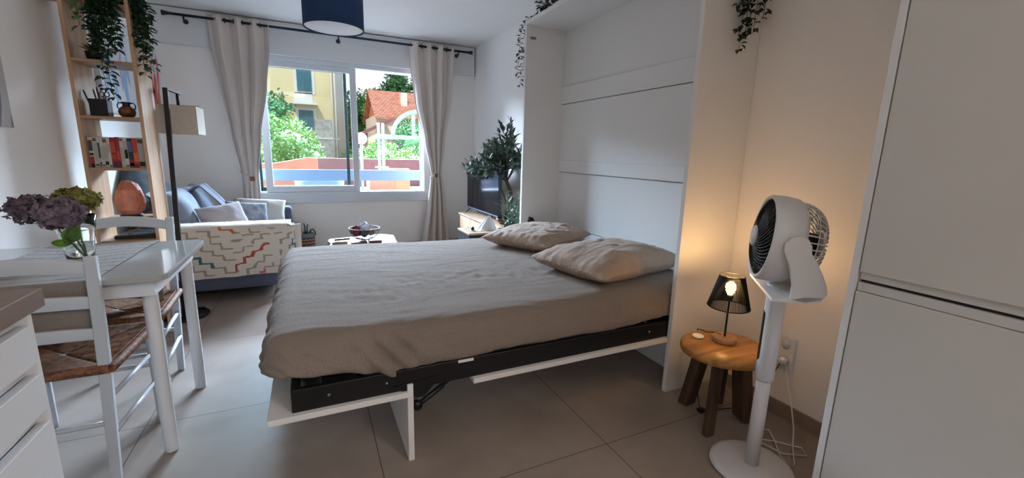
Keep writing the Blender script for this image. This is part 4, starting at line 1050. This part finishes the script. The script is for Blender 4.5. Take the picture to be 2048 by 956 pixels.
# lower shelf small white boxes
# ------------------------------------------------------------------ pictures on the left wall
def art_mat(name, base, cols, sc, seed, stretch=(1, 1, 1), thr=.56):
    m = bpy.data.materials.new(name); m.use_nodes = True; n = m.node_tree; b = n.nodes['Principled BSDF']; L = n.links
    t_ = n.nodes.new('ShaderNodeTexCoord'); cur = None
    prev = n.nodes.new('ShaderNodeRGB'); prev.outputs[0].default_value = (*lin(base), 1); prev = prev.outputs[0]
    for i, c in enumerate(cols):
        mp = n.nodes.new('ShaderNodeMapping'); mp.inputs['Location'].default_value = (seed+i*3.3, i*1.7, seed*.5+i); mp.inputs['Scale'].default_value = stretch
        ns = n.nodes.new('ShaderNodeTexNoise'); ns.inputs['Scale'].default_value = sc; ns.inputs['Detail'].default_value = 2; ns.inputs['Distortion'].default_value = .8
        r = n.nodes.new('ShaderNodeValToRGB'); r.color_ramp.elements[0].position = thr; r.color_ramp.elements[1].position = thr+.06
        r.color_ramp.elements[0].color = (0, 0, 0, 1); r.color_ramp.elements[1].color = (1, 1, 1, 1)
        mx = n.nodes.new('ShaderNodeMix'); mx.data_type = 'RGBA'
        L.new(t_.outputs['Object'], mp.inputs[0]); L.new(mp.outputs[0], ns.inputs[0]); L.new(ns.outputs[0], r.inputs[0]); L.new(r.outputs[0], mx.inputs[0]); L.new(prev, mx.inputs[6]); mx.inputs[7].default_value = (*lin(c), 1); prev = mx.outputs[2]
    L.new(prev, b.inputs['Base Color']); b.inputs['Roughness'].default_value = .7
    return m
t = empty('abstract_canvas', (XL, 4.6, 1.42), 0, 'long pale abstract canvas with pink, orange and blue strokes on left wall', 'painting')
MB().box((XL+.001, 3.95, 1.42), (XL+.03, 5.36, 2.12)).build('canvas', mat('canvas_white', '#cfcfd2', .8), t, world=True)
st_m = [mat('paint_orange', '#c8714e', .7), mat('paint_pink', '#b96a78', .7), mat('paint_blue', '#8fb0cf', .7), mat('paint_lilac', '#a99fc6', .7), mat('paint_red', '#bf5a4c', .7)]
random.seed(3)
def stroke(y, z, h, w_, mi, lean=0.0):
    q = MB(); n_ = 12; A = []; B = []
    for i in range(n_+1):
        f = i/n_; ww = w_*(sin(PI*min(1, f*1.1+.05))**.5)*(.75+.35*noise.noise(Vector((y*9, f*3, mi))))
        c0 = y+lean*f*h+.012*sin(f*7+y*9)
        A.append((XL+.0302, c0-ww/2, z+f*h)); B.append((XL+.0302, c0+ww/2, z+f*h))
    q.prism(A+B[::-1], (.0008, 0, 0)); q.build('paint_stroke', st_m[mi], t, world=True)
for a in ((5.08, 1.66, .36, .08, 0, .08), (5.28, 1.70, .36, .07, 4, .05), (5.16, 1.55, .34, .13, 4, .05), (5.24, 1.52, .22, .12, 0, .0), (5.10, 1.50, .26, .08, 1, 0), (4.86, 1.50, .32, .07, 1, -.15), (4.72, 1.55, .30, .06, 1, -.1), (4.62, 1.50, .25, .05, 3, 0),
          (4.40, 1.50, .35, .10, 2, .05), (4.20, 1.48, .46, .09, 2, -.12), (4.32, 1.60, .36, .06, 3, .2), (4.05, 1.55, .30, .08, 2, .1), (4.50, 1.66, .30, .06, 2, -.1)): stroke(*a)
t = empty('wall_poster', (XL, 2.55, 1.25), 0, 'grey botanical print hanging on the left wall at the picture edge', 'poster')
MB().box((XL+.001, 2.30, 1.262), (XL+.012, 2.90, 1.95)).build('paper', mat('poster_paper', '#b9b4b3', .8), t, world=True)
for pts in ([(2.83, 1.345), (2.868, 1.60-.04), (2.85, 1.62), (2.76, 1.60), (2.66, 1.5), (2.66, 1.264), (2.80, 1.264)], [(2.85, 1.70), (2.84, 1.80), (2.70, 1.86), (2.6, 1.70), (2.68, 1.66), (2.80, 1.655)], [(2.883, 1.265), (2.898, 1.265), (2.890, 1.32)], [(2.82, 1.83), (2.80, 1.94), (2.60, 1.94), (2.62, 1.88)]):
    q = MB(); q.prism([(XL+.0122, y_, z_) for y_, z_ in pts], (.0006, 0, 0)); q.build('printed_leaf', mat('poster_grey', '#77757d', .8), t, world=True)

# ------------------------------------------------------------------ dining table
TX0, TX1, TY0, TY1 = XL+.002, -.478, 1.835, 2.52
def rrect(x0, x1, y0, y1, r, z, n=8, corners=(1, 1, 1, 1)):
    P = []
    for i, (cx, cy, a0) in enumerate(((x1-r, y1-r, 0), (x0+r, y1-r, PI/2), (x0+r, y0+r, PI), (x1-r, y0+r, 1.5*PI))):
        if corners[i]:
            for k in range(n+1): a = a0+PI/2*k/n; P.append((cx+r*cos(a), cy+r*sin(a), z))
        else: P.append((cx+(r if i in (0, 3) else -r), cy+(r if i in (0, 1) else -r), z))
    return P
t = empty('dining_table', ((TX0+TX1)/2, (TY0+TY1)/2, 0), 0, 'small glossy white dining table against the left wall', 'table')
MB().prism(rrect(TX0, TX1, TY0, TY1, .045, .728, 8, (1, 0, 0, 1)), (0, 0, .022)).build('tabletop', mat('glossy_white_lacquer', '#a9a9a6', .08, spec=.4), t, world=True, bevel=.004)
ap = MB().box((TX0+.03, TY0+.05, .665), (TX1-.05, TY0+.07, .728)).box((TX0+.03, TY1-.07, .665), (TX1-.05, TY1-.05, .728)).box((TX1-.07, TY0+.07, .665), (TX1-.05, TY1-.07, .728))
ap.build('apron', M_white, t, world=True)
for (x, y) in ((-.560, 1.945), (-.556, 2.455), (-1.17, 1.945), (-1.17, 2.455)):
    MB().lathe([(0, .001), (.0215, .001), (.0235, .006), (.0245, .70), (.0245, .728), (0, .728)], (x, y, 0), 28).build('leg', M_white, t, world=True)
# runner
M_run = [mat('taupe_woven_runner', '#8d8378', .95, bump=.6, bscale=260), mat('runner_stripe_pale', '#aaa39c', .95, bump=.3, bscale=200), mat('runner_stripe_grey', '#857d77', .95)]
def runner():
    q = MB(); x0, x1 = -1.045, -.668; zt = .7535; yn, yf = TY0-.006, TY1+.006; Ln, Lf = .165, .31; Ly = yf-yn; tot = Ln+Ly+Lf
    def fn(u, v):
        s = v*tot; x = x0+(x1-x0)*u
        if s < Ln: y, z = yn, zt-(Ln-s)*(1+.12*sin(u*3))
        elif s < Ln+Ly: y, z = yn+(s-Ln), zt
        else: y, z = yf, zt-(s-Ln-Ly)*(1-.12*sin(u*PI))
        hang = (Ln-s)/Ln if s < Ln else ((s-Ln-Ly)/Lf if s > Ln+Ly else 0)
        x += .012*noise.noise(Vector((u*2, s*4, 2)))+.02*(1-v)*0
        y += hang*.006*sin(x*30)*(1 if s > Ln else -1)-(.004*hang if s < Ln else -.004*hang)
        return (x, y, z+.0008*noise.noise(Vector((x*40, y*40, 0))))
    def mf(u, v):
        s = v*tot
        if s < Ln*.95 or s > Ln+Ly+.02: return 0
        k = s*15+.55*noise.noise(Vector((u*1.6, s*5, 5)))+.2*sin(u*4)
        return 2 if (k % 1.0) < .16 else 1
    q.grid(fn, 150, 150, mat_fn=mf)
    return tag(q.build('table_runner', M_run, solid=.0016), 'taupe and pale striped runner hanging over both sides of the white table', 'table runner')
runner()

# ------------------------------------------------------------------ chairs
M_chair = mat('white_painted_chair', '#bfc2c6', .35)
def rush_mat():
    m = bpy.data.materials.new('woven_rush'); m.use_nodes = True; n = m.node_tree; b = n.nodes['Principled BSDF']; L = n.links
    tcx = n.nodes.new('ShaderNodeTexCoord'); mp = n.nodes.new('ShaderNodeMapping'); mp.inputs['Scale'].default_value = (1, 1, 1)
    ns = n.nodes.new('ShaderNodeTexNoise'); ns.inputs['Scale'].default_value = 60; ns.inputs['Detail'].default_value = 4
    r = n.nodes.new('ShaderNodeValToRGB'); r.color_ramp.elements[0].position = .3; r.color_ramp.elements[1].position = .72
    r.color_ramp.elements[0].color = (*lin('#4f2f20'), 1); r.color_ramp.elements[1].color = (*lin('#a06c4a'), 1)
    L.new(tcx.outputs['Object'], mp.inputs[0]); L.new(mp.outputs[0], ns.inputs[0]); L.new(ns.outputs[0], r.inputs[0]); L.new(r.outputs[0], b.inputs['Base Color']); b.inputs['Roughness'].default_value = .65
    return m
M_rush = rush_mat()
def make_chair(loc, rz, label, group):
    t = empty('dining_chair', loc, rz, label, 'chair', group)
    hb, hf = .178, .20      # half spacing of rear and front legs
    yb, yf = -.19, .19
    for sg in (-1, 1):
        q = MB(); x = sg*hb; w_ = .0165; d_ = .013
        # rear post, kicking back slightly above the seat
        A = [(-w_, -d_), (w_, -d_), (w_, d_), (-w_, d_)]
        lv = [(0.001, yb-.010, .9), (.45, yb, 1), (.60, yb-.002, 1), (.84, yb-.014, .95)]
        rings = []
        for z, y, k in lv: rings.append([q.bm.verts.new((x+sg*.016*(z-.42)/.42+a*k, y+b*k, z)) for a, b in A])
        for r0, r1 in zip(rings, rings[1:]):
            for i in range(4): q._f([r0[i], r0[(i+1) % 4], r1[(i+1) % 4], r1[i]])
        q._f(rings[0][::-1]); q._f(rings[-1]); q.build('leg', M_chair, t, bevel=.003)
        q = MB(); q.lathe([(0, .001), (.014, .001), (.016, .03), (.0185, .40), (.0185, .445), (0, .45)], (sg*hf, yf, 0), 16); q.build('leg', M_chair, t)
    # ladder back
    for zc_, h_, arc in ((.800, .046, .022), (.683, .042, .012), (.572, .040, .012)):
        q = MB(); n_ = 14; y0 = yb-.012*max(0, (zc_-.6)/.24)-.002
        F = []; 
        for i in range(n_+1):
            a = i/n_*2-1; x = a*(hb-.012+.016*(zc_-.42)/.42); k = 1-a*a
            F.append((x, y0-.022*k, zc_-h_/2+arc*k*.9, zc_+h_/2+arc*k*1.1))
        V = [[q.bm.verts.new((x, y+dy, z)) for dy, z in ((-.007, a_), (.007, a_), (.007, b_), (-.007, b_))] for x, y, a_, b_ in F]
        for r0, r1 in zip(V, V[1:]):
            for i in range(4): q._f([r0[i], r0[(i+1) % 4], r1[(i+1) % 4], r1[i]], True)
        q._f(V[0][::-1]); q._f(V[-1]); q.build('back_slat', M_chair, t, bevel=.002)
    # rush seat with four triangular fields meeting in the middle
    q = MB()
    def seat(u, v):
        a = u*2-1; b = v*2-1; hw = .195+.018*(b+1)/2
        x = a*hw; y = b*.205
        m_ = max(abs(a), abs(b)); z = .452+.014*(1-m_)**.7*0+.010*m_**4-.012*(1-m_)
        # strands run parallel to the nearest edge's normal
        k = (x if abs(b) > abs(a) else y)
        z += .0022*sin(k*2*PI/.0075)*(1 if m_ > .05 else 0)
        dgn = abs(abs(a)-abs(b)); z -= .004*math.exp(-(dgn/.03)**2)
        if m_ > .97: z -= .006
        return (x, y, z)
    q.grid(seat, 116, 116)
    # rolled rim
    for (p0, p1, ax_) in (((-.196, -.205), (.196, -.205), 0), ((-.214, .205), (.214, .205), 0), ((-.197, -.205), (-.214, .205), 1), ((.197, -.205), (.214, .205), 1)):
        n_ = 110; path = []; R_ = []
        for i in range(n_+1):
            f = i/n_; path.append((p0[0]+(p1[0]-p0[0])*f, p0[1]+(p1[1]-p0[1])*f, .445)); R_.append(.0155+.0016*(1 if i % 2 else -1))
        q.tube(path, R_, 9)
    q.build('rush_seat', M_rush, t)
    q = MB(); 
    q.box((-.185, -.185, .425), (.185, .185, .438)); q.build('seat_frame', M_chair, t)
    for z, x_, in ((.33, 1), (.20, 1)):
        for sg in (-1, 1):
            MB().tube([(sg*hb, yb, z), (sg*hf, yf, z)], .0085, 10).build('stretcher', M_chair, t)
    for z in (.36, .27): MB().tube([(-hf, yf, z), (hf, yf, z)], .009, 10).build('stretcher', M_chair, t)
    MB().tube([(-hb, yb-.005, .24), (hb, yb-.005, .24)], .009, 10).build('stretcher', M_chair, t)
    return t
ch = make_chair((-.850, 2.005, 0), radians(0), 'near white ladder back chair with rush seat, its back to the drawer unit', 'dining chairs at the white table')
c2 = copy_tree(ch); c2.location = (-.850, 2.500, 0); c2.rotation_euler.z = radians(180)
c2['label'] = 'far white ladder back chair with rush seat between table and shelf'

# ------------------------------------------------------------------ vase with hydrangeas
vc = Vector((-.825, 2.19, .7545))
t = empty('glass_vase', vc, 0, 'clear flared glass vase of water standing on the table runner', 'vase')
MB().lathe([(0, 0), (.034, 0), (.040, .004), (.044, .03), (.048, .07), (.056, .12), (.064, .172), (.0625, .172), (.0545, .12), (.0465, .07), (.0425, .03), (.038, .008), (0, .007)], vc, 48).build('glass', M_glass, t, world=True)
MB().lathe([(0, .0075), (.0375, .0085), (.0418, .03), (.0452, .063), (0, .063)], vc, 40).build('water', M_water, t, world=True)
random.seed(9)
M_hyd = [mat('hydrangea_plum', '#4b3f49', .8, col2='#6e5c68', vscale=30), mat('hydrangea_mauve', '#5e505a', .8, col2='#877682', vscale=26), mat('hydrangea_olive', '#6a6a30', .8, col2='#8b8742', vscale=26)]
def hydrangea(label, c, rad, mm, n, stem_to, petal=.013, open_=0.0, sq=(1, 1, .85), hollow=.0, leaves=()):
    r = empty('hydrangea', vc+Vector((0, 0, .02)), 0, label, 'flower', 'dried hydrangeas in the vase')
    c = Vector(c); q = MB(); st = MB()
    for i in range(n):
        z = 1-2*(i+.5)/n; a = i*2.39996; rr = sqrt(max(0, 1-z*z)); v = Vector((rr*cos(a), rr*sin(a), z))
        k = 1+.22*noise.noise(v*3.5+c*9)+rnd(-.22, .10)
        p = c+Vector((v.x*rad*sq[0]*k, v.y*rad*sq[1]*k, v.z*rad*sq[2]*k))
        nn = (v+Vector((rnd(-.7, .7), rnd(-.7, .7), rnd(-.7, .7)))).normalized(); u = nn.orthogonal().normalized(); w = nn.cross(u); a0 = rnd(0, 6)
        for j in range(4):
            aa = a0+j*PI/2; d = u*cos(aa)+w*sin(aa); e = u*-sin(aa)+w*cos(aa); ps = petal*rnd(.8, 1.3)
            P = [p, p+d*ps*.55+e*ps*.5+nn*ps*.12, p+d*ps*1.05+nn*ps*rnd(.0, .45), p+d*ps*.55-e*ps*.5+nn*ps*.12]
            q._f([q.bm.verts.new(x_) for x_ in P], False)
        if i % 3 == 0: st.tube([c-Vector((0, 0, rad*.3)), p], .0007, 3)
    q.build('bloom', mm, r, world=True)
    b0 = Vector(stem_to)
    st.tube([b0, b0.lerp(c, .5)+Vector((0, 0, .01)), c-Vector((0, 0, rad*.2))], .0028, 7); st.build('stem', mat('hydrangea_stem', '#5c7a38', .6), r, world=True)
    for (p, d, L_, w_) in leaves:
        m_ = MB(); P0 = Vector(p); D = Vector(d).normalized(); Sd = D.cross(Vector((.35, -.9, .1))).normalized(); Nn = Sd.cross(D)
        def lf(u, v):
            f = u; b = v*2-1; ww = w_*.5*sin(PI*min(1, f*.97+.02))**.75
            return P0+D*L_*f+Sd*b*ww+Nn*(.012*b*b+.012*sin(f*3))
        m_.grid(lf, 12, 6); m_.build('leaf', mat('hydrangea_leaf', '#5f8f2c', .5, var=.2, vscale=25), r, world=True, solid=.0006)
    return r
hydrangea('open dark plum hydrangea head leaning far left out of the vase', (-.925, 2.16, .958), .060, M_hyd[0], 260, vc+Vector((.012, 0, .012)), .011, sq=(1.05, 1, .80))
hydrangea('dense mauve hydrangea head in front at the middle of the vase', (-.838, 2.12, .945), .062, M_hyd[1], 420, vc+Vector((.018, -.005, .012)), .013, sq=(1.05, .9, .85), leaves=(((-.845, 2.17, .83), (.5, -.3, .9), .085, .055),))
hydrangea('olive green hydrangea head at the back right of the vase', (-.825, 2.225, .982), .058, M_hyd[2], 330, vc+Vector((.006, .012, .012)), .013, sq=(1.15, .9, .70), leaves=(((-.835, 2.17, .822), (-1, -.3, .15), .055, .030),))

# ------------------------------------------------------------------ coffee table with its things
t = empty('coffee_table', (.41, 3.98, 0), 0, 'low light wooden coffee table with waney edge beyond the bed', 'table')
M_light = wood('pale_waney_wood', '#8f7a60', '#a68f72', 1.0, 'X', .4)
M_light2 = wood('waney_table_wood', '#6b563f', '#806a4f', 1.0, 'X', .8)
P = [(.135, 4.17), (.12, 4.08), (.14, 3.98), (.125, 3.86), (.14, 3.70), (.40, 3.67), (.66, 3.70), (.69, 3.82), (.70, 3.98), (.715, 4.10), (.72, 4.20), (.62, 4.29), (.40, 4.24)]
MB().prism([(x, y, .355) for x, y in P], (0, 0, .045)).build('tabletop', M_light2, t, world=True, bevel=.008, seg=3)
for (x, y) in ((.20, 3.76), (.62, 3.76), (.20, 4.10), (.62, 4.14)): MB().tube([(x, y, .001), (x, y, .356)], .022, 12).build('leg', M_light, t, world=True)
# books / boxes under the bowl
q = MB().box((.30, 3.80, .401), (.43, 3.92, .425)); tag(q.build('wooden_coaster', mat('dark_red_wood', '#6d3d30', .4), bevel=.006), 'reddish brown wooden block at left under the wire bowl', 'block')
q = MB().box((.445, 3.80, .401), (.55, 3.90, .435)); tag(q.build('wooden_box', mat('brown_lacquer', '#7a4a38', .35), bevel=.004), 'small brown lidded wooden box at right beneath the wire bowl', 'box')
q = MB(); q.tube([(.17, 3.86, .445), (.29, 3.86, .452)], .012, 12, sx=.7); o = q.build('remote_control', mat('dark_remote', '#25282e', .4)); tag(o, 'dark slim remote lying on the stack left of the bowl', 'remote control')
q = MB().box((.15, 3.83, .401), (.27, 3.90, .432)); tag(q.build('storage_box', M_light, bevel=.004), 'pale wooden block beneath the dark remote', 'block')
bc_ = Vector((.415, 3.87, .437))
t = empty('wire_bowl', bc_, 0, 'dark wire mesh bowl full of wrapped sweets on the coffee table', 'bowl')
q = MB()
for k_ in range(30):
    a = 2*PI*k_/30
    q.tube([bc_+Vector((r_*cos(a), r_*sin(a), z_)) for r_, z_ in ((.04, .004), (.075, .012), (.105, .04), (.122, .075), (.128, .10))], .0013, 4)
for r_, z_ in ((.09, .024), (.113, .055)): q.tube([bc_+Vector((r_*cos(i*2*PI/36), r_*sin(i*2*PI/36), z_)) for i in range(37)], .0012, 4, cap=False)
q.build('wire_mesh', M_black, t, world=True)
MB().tube([bc_+Vector((.128*cos(i*2*PI/40), .128*sin(i*2*PI/40), .10)) for i in range(41)], .0035, 6, cap=False).build('rim', M_black, t, world=True)
MB().lathe([(0, 0), (.045, 0), (.045, .005), (0, .005)], bc_, 24).build('base', M_black, t, world=True)
random.seed(31)
lab = [('crinkled wine red packet sticking up at the left of the bowl', '#7c2b3a', (-.065, 0, .075), (.045, .02, .05)), ('clear silvery wrapped sweet bag in the middle of the bowl', '#c8d4e6', (.0, .0, .105), (.045, .035, .05)), ('small dark grey tin below the silvery bag in the bowl', '#4c5a60', (-.005, -.045, .055), (.03, .03, .028)), ('brown sweet with twisted pale wrapper at the right of the bowl', '#8a6455', (.055, -.01, .06), (.03, .026, .028)), ('dusky pink wrapped sweet low in the bowl', '#a06a70', (-.03, .045, .045), (.03, .03, .022))]
for i, (lb, cc, (dx, dy, dz), (ax_, ay_, az_)) in enumerate(lab):
    q = MB(); q.lathe([(0, -1), (.6, -.8), (.95, -.3), (1, .2), (.7, .75), (0, 1)], (0, 0, 0), 12, smooth=False)
    for v in q.bm.verts:
        k_ = 1+.35*noise.noise(v.co*2.2+Vector((i*5, 0, 0))); v.co = bc_+Vector((dx+v.co.x*ax_*k_, dy+v.co.y*ay_*k_, dz+v.co.z*az_*k_))
    m_ = mat('wrapper_%s' % ['red', 'silver', 'slate', 'brown', 'pink'][i], cc, .2, metal=.5 if i == 1 else .1)
    tag(q.build('wrapped_sweet', m_), lb, 'sweet')

# ------------------------------------------------------------------ basket beside the sofa
bk = Vector((-.07, 5.30, .001))
t = empty('wicker_basket', bk, 0, 'woven basket with zigzag bands and dark loop handles near the sofa', 'basket')
q = MB(); prof = [(0, 0), (.085, 0)] + [(.085+.012*(i/40)**.6+.0015*(i % 2), .22*i/40) for i in range(1, 41)] + [(.090, .22), (.086, .20), (.086, .02), (0, .02)]
def bmf(i, k):
    if i < 1 or i > 41: return 0
    z = .22*i/40; tri = abs(((k/64*14) % 1.0)*2-1)
    return 1 if ((z+.010*tri)/.036) % 1.0 < .42 else 0
q.lathe(prof, bk, 64, mat_fn=bmf); q.build('basket_body', [mat('wicker_tan', '#b08b74', .85, bump=.5, bscale=150), mat('wicker_dark', '#4a2f30', .85)], t, world=True)
q = MB(); q.lathe([(.094, .205), (.097, .225), (.092, .262), (.080, .268), (.088, .22), (.0, .19)], bk, 40); q.build('lining', mat('grey_blue_lining', '#77828c', .9), t, world=True)
for sx_ in (-.075, .075):
    MB().tube([bk+Vector((sx_+.030*cos(a)*1.0, -.03, .24+.07*sin(a))) for a in [i*PI/14 for i in range(15)]], .006, 8).build('handle', mat('dark_leather', '#2b2a35', .6), t, world=True)
for i, (dx, dy, h_, w_, cc, lb) in enumerate(((-.045, .0, .33, .022, '#c9a98c', 'pale round headed brush standing in the basket'), (.0, .02, .375, .006, '#262b36', 'dark knitting needle at the middle of the basket'), (.022, .0, .365, .006, '#3a404f', 'second dark needle leaning right in the basket'), (-.085, .01, .36, .006, '#b6383c', 'thin red tipped stick at the left of the basket'))):
    q = MB()
    q.tube([bk+Vector((dx*.5, dy, .03)), bk+Vector((dx, dy-.01, h_-.03)), bk+Vector((dx+.01*(1 if dx > 0 else -1), dy-.01, h_))], [.004, w_, w_*.8], 10); tag(q.build(['brush', 'knitting_needle', 'knitting_needle', 'stick'][i], mat('basket_item_%s' % ['tan', 'dark', 'slate', 'red'][i], cc, .6)), lb, ['brush', 'needle', 'needle', 'stick'][i])

# ------------------------------------------------------------------ tv stand, tv
t = empty('tv_stand', (1.80, 4.28, 0), 0, 'light oak television stand with fluted doors against the right wall', 'tv stand')
MB().box((1.60, 3.70, .485), (XR-.004, 4.86, .505)).build('top', M_oaky, t, world=True, bevel=.003)
MB().box((1.625, 3.715, .08), (XR-.004, 4.845, .485)).build('body', M_oak, t, world=True, bevel=.002)
for i in range(3):
    y0 = 3.735+i*.366
    q = MB(); n_ = 18
    for k_ in range(n_): q.box((1.606, y0+.358*k_/n_+.001, .10), (1.6255, y0+.358*(k_+.82)/n_, .478))
    d = q.build('door', M_oak, t, world=True)
    MB().lathe([(0, 0), (.008, 0), (.013, .014), (.011, .022), (0, .024)], (1.606, y0+(.33 if i < 2 else .03), .375), 16, R=rot('Y', -90)).build('knob', M_black, d, world=True)
for (x, y) in ((1.66, 3.76), (1.66, 4.80), (1.95, 3.76), (1.95, 4.80)): MB().cyl((x, y, 0), .018, .001, .081, 12).build('leg', M_black, t, world=True)
t = empty('television', (1.76, 4.43, .506), 0, 'flat black television on the oak stand, partly hidden by the olive tree', 'television')
TZ0, TZ1 = .563, 1.09
tv = MB().box((1.725, 3.955, TZ0), (1.760, 4.905, TZ1)).build('casing', mat('tv_black', '#101216', .35), t, world=True, bevel=.004)
MB().box((1.7238, 3.963, TZ0+.016), (1.7252, 4.897, TZ1-.008)).build('screen', mat('tv_screen', '#0c0e13', .12), t, world=True)
MB().box((1.722, 3.96, TZ0+.001), (1.7255, 4.90, TZ0+.012)).build('lower_bezel', mat('tv_bezel', '#5a6680', .3), t, world=True)
for y in (4.10, 4.78):
    q = MB(); q.tube([(1.64, y-.02, .512), (1.74, y, .575), (1.84, y+.02, .512)], .006, 8); q.build('foot', M_black, t, world=True)

# ------------------------------------------------------------------ olive tree in a pot on the floor
random.seed(41)
oc = Vector((1.775, 3.92, .506))
t = empty('olive_tree', oc, 0, 'olive tree with twisted trunk in a glazed brown bowl on the tv stand', 'plant')
MB().lathe([(0, 0), (.045, 0), (.078, .025), (.086, .058), (.080, .059), (.070, .03), (0, .03)], oc, 32).build('bowl', mat('glazed_brown', '#5b2f26', .2), t, world=True)
MB().lathe([(0, .03), (.074, .044), (0, .052)], oc, 20).build('soil', M_soil, t, world=True)
trunk = [oc+Vector(p) for p in ((0.01, 0, .04), (.05, .02, .14), (.09, .02, .24), (.085, .05, .33), (.06, .09, .42), (.055, .12, .50))]
bm_ = MB().tube(trunk, [.022, .020, .018, .018, .016, .012], 10); bm_.build('trunk', M_bark, t, world=True)
MB().tube([trunk[1], oc+Vector((.02, .06, .28)), oc+Vector((-.02, .12, .42))], [.009, .007, .005], 8).build('trunk', M_bark, t, world=True)
br_m = MB(); lv = MB()
def target(px, py, X): pass
ends = []
# crown ellipsoids: one long drooping mass towards the window, one upright
fork = trunk[-1]; fork2 = trunk[4]
cl = [((1.70, 4.62, 1.02), (.10, .24, .13), 16), ((1.80, 4.35, 1.26), (.12, .2, .13), 10), ((1.84, 4.02, 1.42), (.08, .12, .10), 7), ((1.72, 4.30, 1.12), (.13, .30, .15), 22), ((1.74, 4.02, 1.24), (.14, .20, .17), 15), ((1.82, 3.75, 1.30), (.13, .16, .17), 13), ((1.66, 4.35, 1.02), (.08, .30, .10), 12), ((1.72, 4.05, 1.06), (.12, .2, .13), 12), ((1.84, 3.80, 1.14), (.12, .13, .12), 8)]
for (c, r_, n_) in cl:
    for i in range(n_):
        v = Vector((random.gauss(0, 1), random.gauss(0, 1), random.gauss(0, 1))).normalized(); k_ = rnd(.45, 1)
        e = Vector(c)+Vector((v.x*r_[0]*k_, v.y*r_[1]*k_, v.z*r_[2]*k_))
        e.x = min(e.x, 1.96); s0 = fork if rnd(0, 1) < .6 else fork2
        mid = s0.lerp(e, .55)+Vector((rnd(-.03, .03), rnd(-.03, .03), .04))
        br_m.tube([s0, s0.lerp(mid, .5)+Vector((0, 0, .015)), mid, e], [.006, .005, .003, .0012], 5)
        ends.append((mid, e))
for mid, e in ends:
    for k_ in range(17):
        f = (k_+1)/17; p = mid.lerp(e, f*1.05); dr = (e-mid).normalized()
        d = (dr*.8+Vector((rnd(-1, 1), rnd(-1, 1), rnd(-.7, .9)))).normalized()
        if p.x > 1.955: d.x = -abs(d.x)
        lv.leaf(p, d, Vector((rnd(-.5, .5), rnd(-.5, .5), 1)), rnd(.055, .095), rnd(.018, .028), .12)
for o_ in (lv, br_m):
    for v in o_.bm.verts: v.co.x = min(v.co.x, 1.985)
br_m.build('branches', M_bark, t, world=True); lv.build('leaves', M_olive, t, world=True)
# leafy plant in front of it
oc2 = Vector((1.66, 3.46, 0))
t = empty('leafy_plant', oc2, 0, 'bushy long leaved grey green plant between tv stand and bed cabinet', 'plant')
MB().lathe([(0, .001), (.07, .001), (.085, .22), (.088, .24), (.08, .24), (.075, .21), (0, .21)], oc2, 28).build('pot', M_darkpot, t, world=True)
st = MB(); lv = MB()
for i in range(26):
    a = rnd(0, 6.28); rr_ = rnd(.03, .13); h_ = rnd(.52, .82) if i else .86
    tip = oc2+Vector((rr_*cos(a), rr_*sin(a), h_)); b0 = oc2+Vector((.02*cos(a), .02*sin(a), .21)); st.tube([b0, b0.lerp(tip, .5), tip], .0022, 5)
    for k_ in range(15):
        f = .25+.75*k_/14; p = b0.lerp(tip, f); aa = rnd(0, 6.28)
        lv.leaf(p, (cos(aa)*.8, sin(aa)*.8, rnd(.1, 1.1)), (0, 0, 1), rnd(.06, .10), rnd(.018, .026), .12)
for o_ in (lv,):
    for v in o_.bm.verts: v.co.x = min(v.co.x, XR-.01)
st.build('stem', MATS['vine_stem'], t, world=True); lv.build('leaves', mat('sage_leaf', '#5f7565', .6, var=.3, vscale=25), t, world=True)
# white oval face plate on the wall, behind the olive tree
t = empty('wall_thermostat', (1.99, 3.75, .95), 0, 'white wall unit half hidden behind the olive branches', 'wall unit')
MB().box((1.975, 3.66, .86), (1.999, 3.80, 1.12)).build('casing', M_white, t, world=True, bevel=.012, seg=4)

# ------------------------------------------------------------------ bedside table with tissues
t = empty('bedside_table', (1.33, 3.42, 0), 0, 'small black box table with pale wooden top beyond the pillows', 'table')
MB().box((1.165, 3.27, .535), (1.50, 3.57, .550)).build('top', M_oaky, t, world=True, bevel=.002)
MB().box((1.170, 3.275, .001), (1.495, 3.565, .535)).build('body', mat('black_cabinet', '#17191e', .5), t, world=True, bevel=.002)
t = empty('tissue_box', (1.40, 3.42, .551), 0, 'white pyramid of tissues on the black bedside table', 'tissues')
q = MB(); q.prism([(1.30, 3.36, .551), (1.48, 3.36, .551), (1.48, 3.50, .551), (1.30, 3.50, .551)], (0, 0, .004)); q.build('base', M_white, t, world=True)
q = MB()
def tis(u, v):
    a = u*2*PI; k_ = (1-v)**.9; rx = (.085+.01*sin(a*5))*k_+.004; ry = (.06+.008*sin(a*4+1))*k_+.004
    return (1.39+.02*v+rx*cos(a), 3.43+ry*sin(a), .555+.115*v+.004*sin(a*7)*v)
q.grid(tis, 40, 14); q.build('tissue', mat('tissue_paper', '#e2e3e8', .9), t, world=True)
t = empty('small_jar', (1.245, 3.40, .551), 0, 'tiny jar with dark cap beside the tissues', 'jar')
MB().lathe([(0, 0), (.018, 0), (.018, .006), (0, .006)], (1.245, 3.40, .551), 20).build('dish', M_white, t, world=True)
MB().lathe([(0, .006), (.013, .006), (.015, .02), (.009, .032), (0, .033)], (1.245, 3.40, .551), 20).build('cap', M_black, t, world=True)
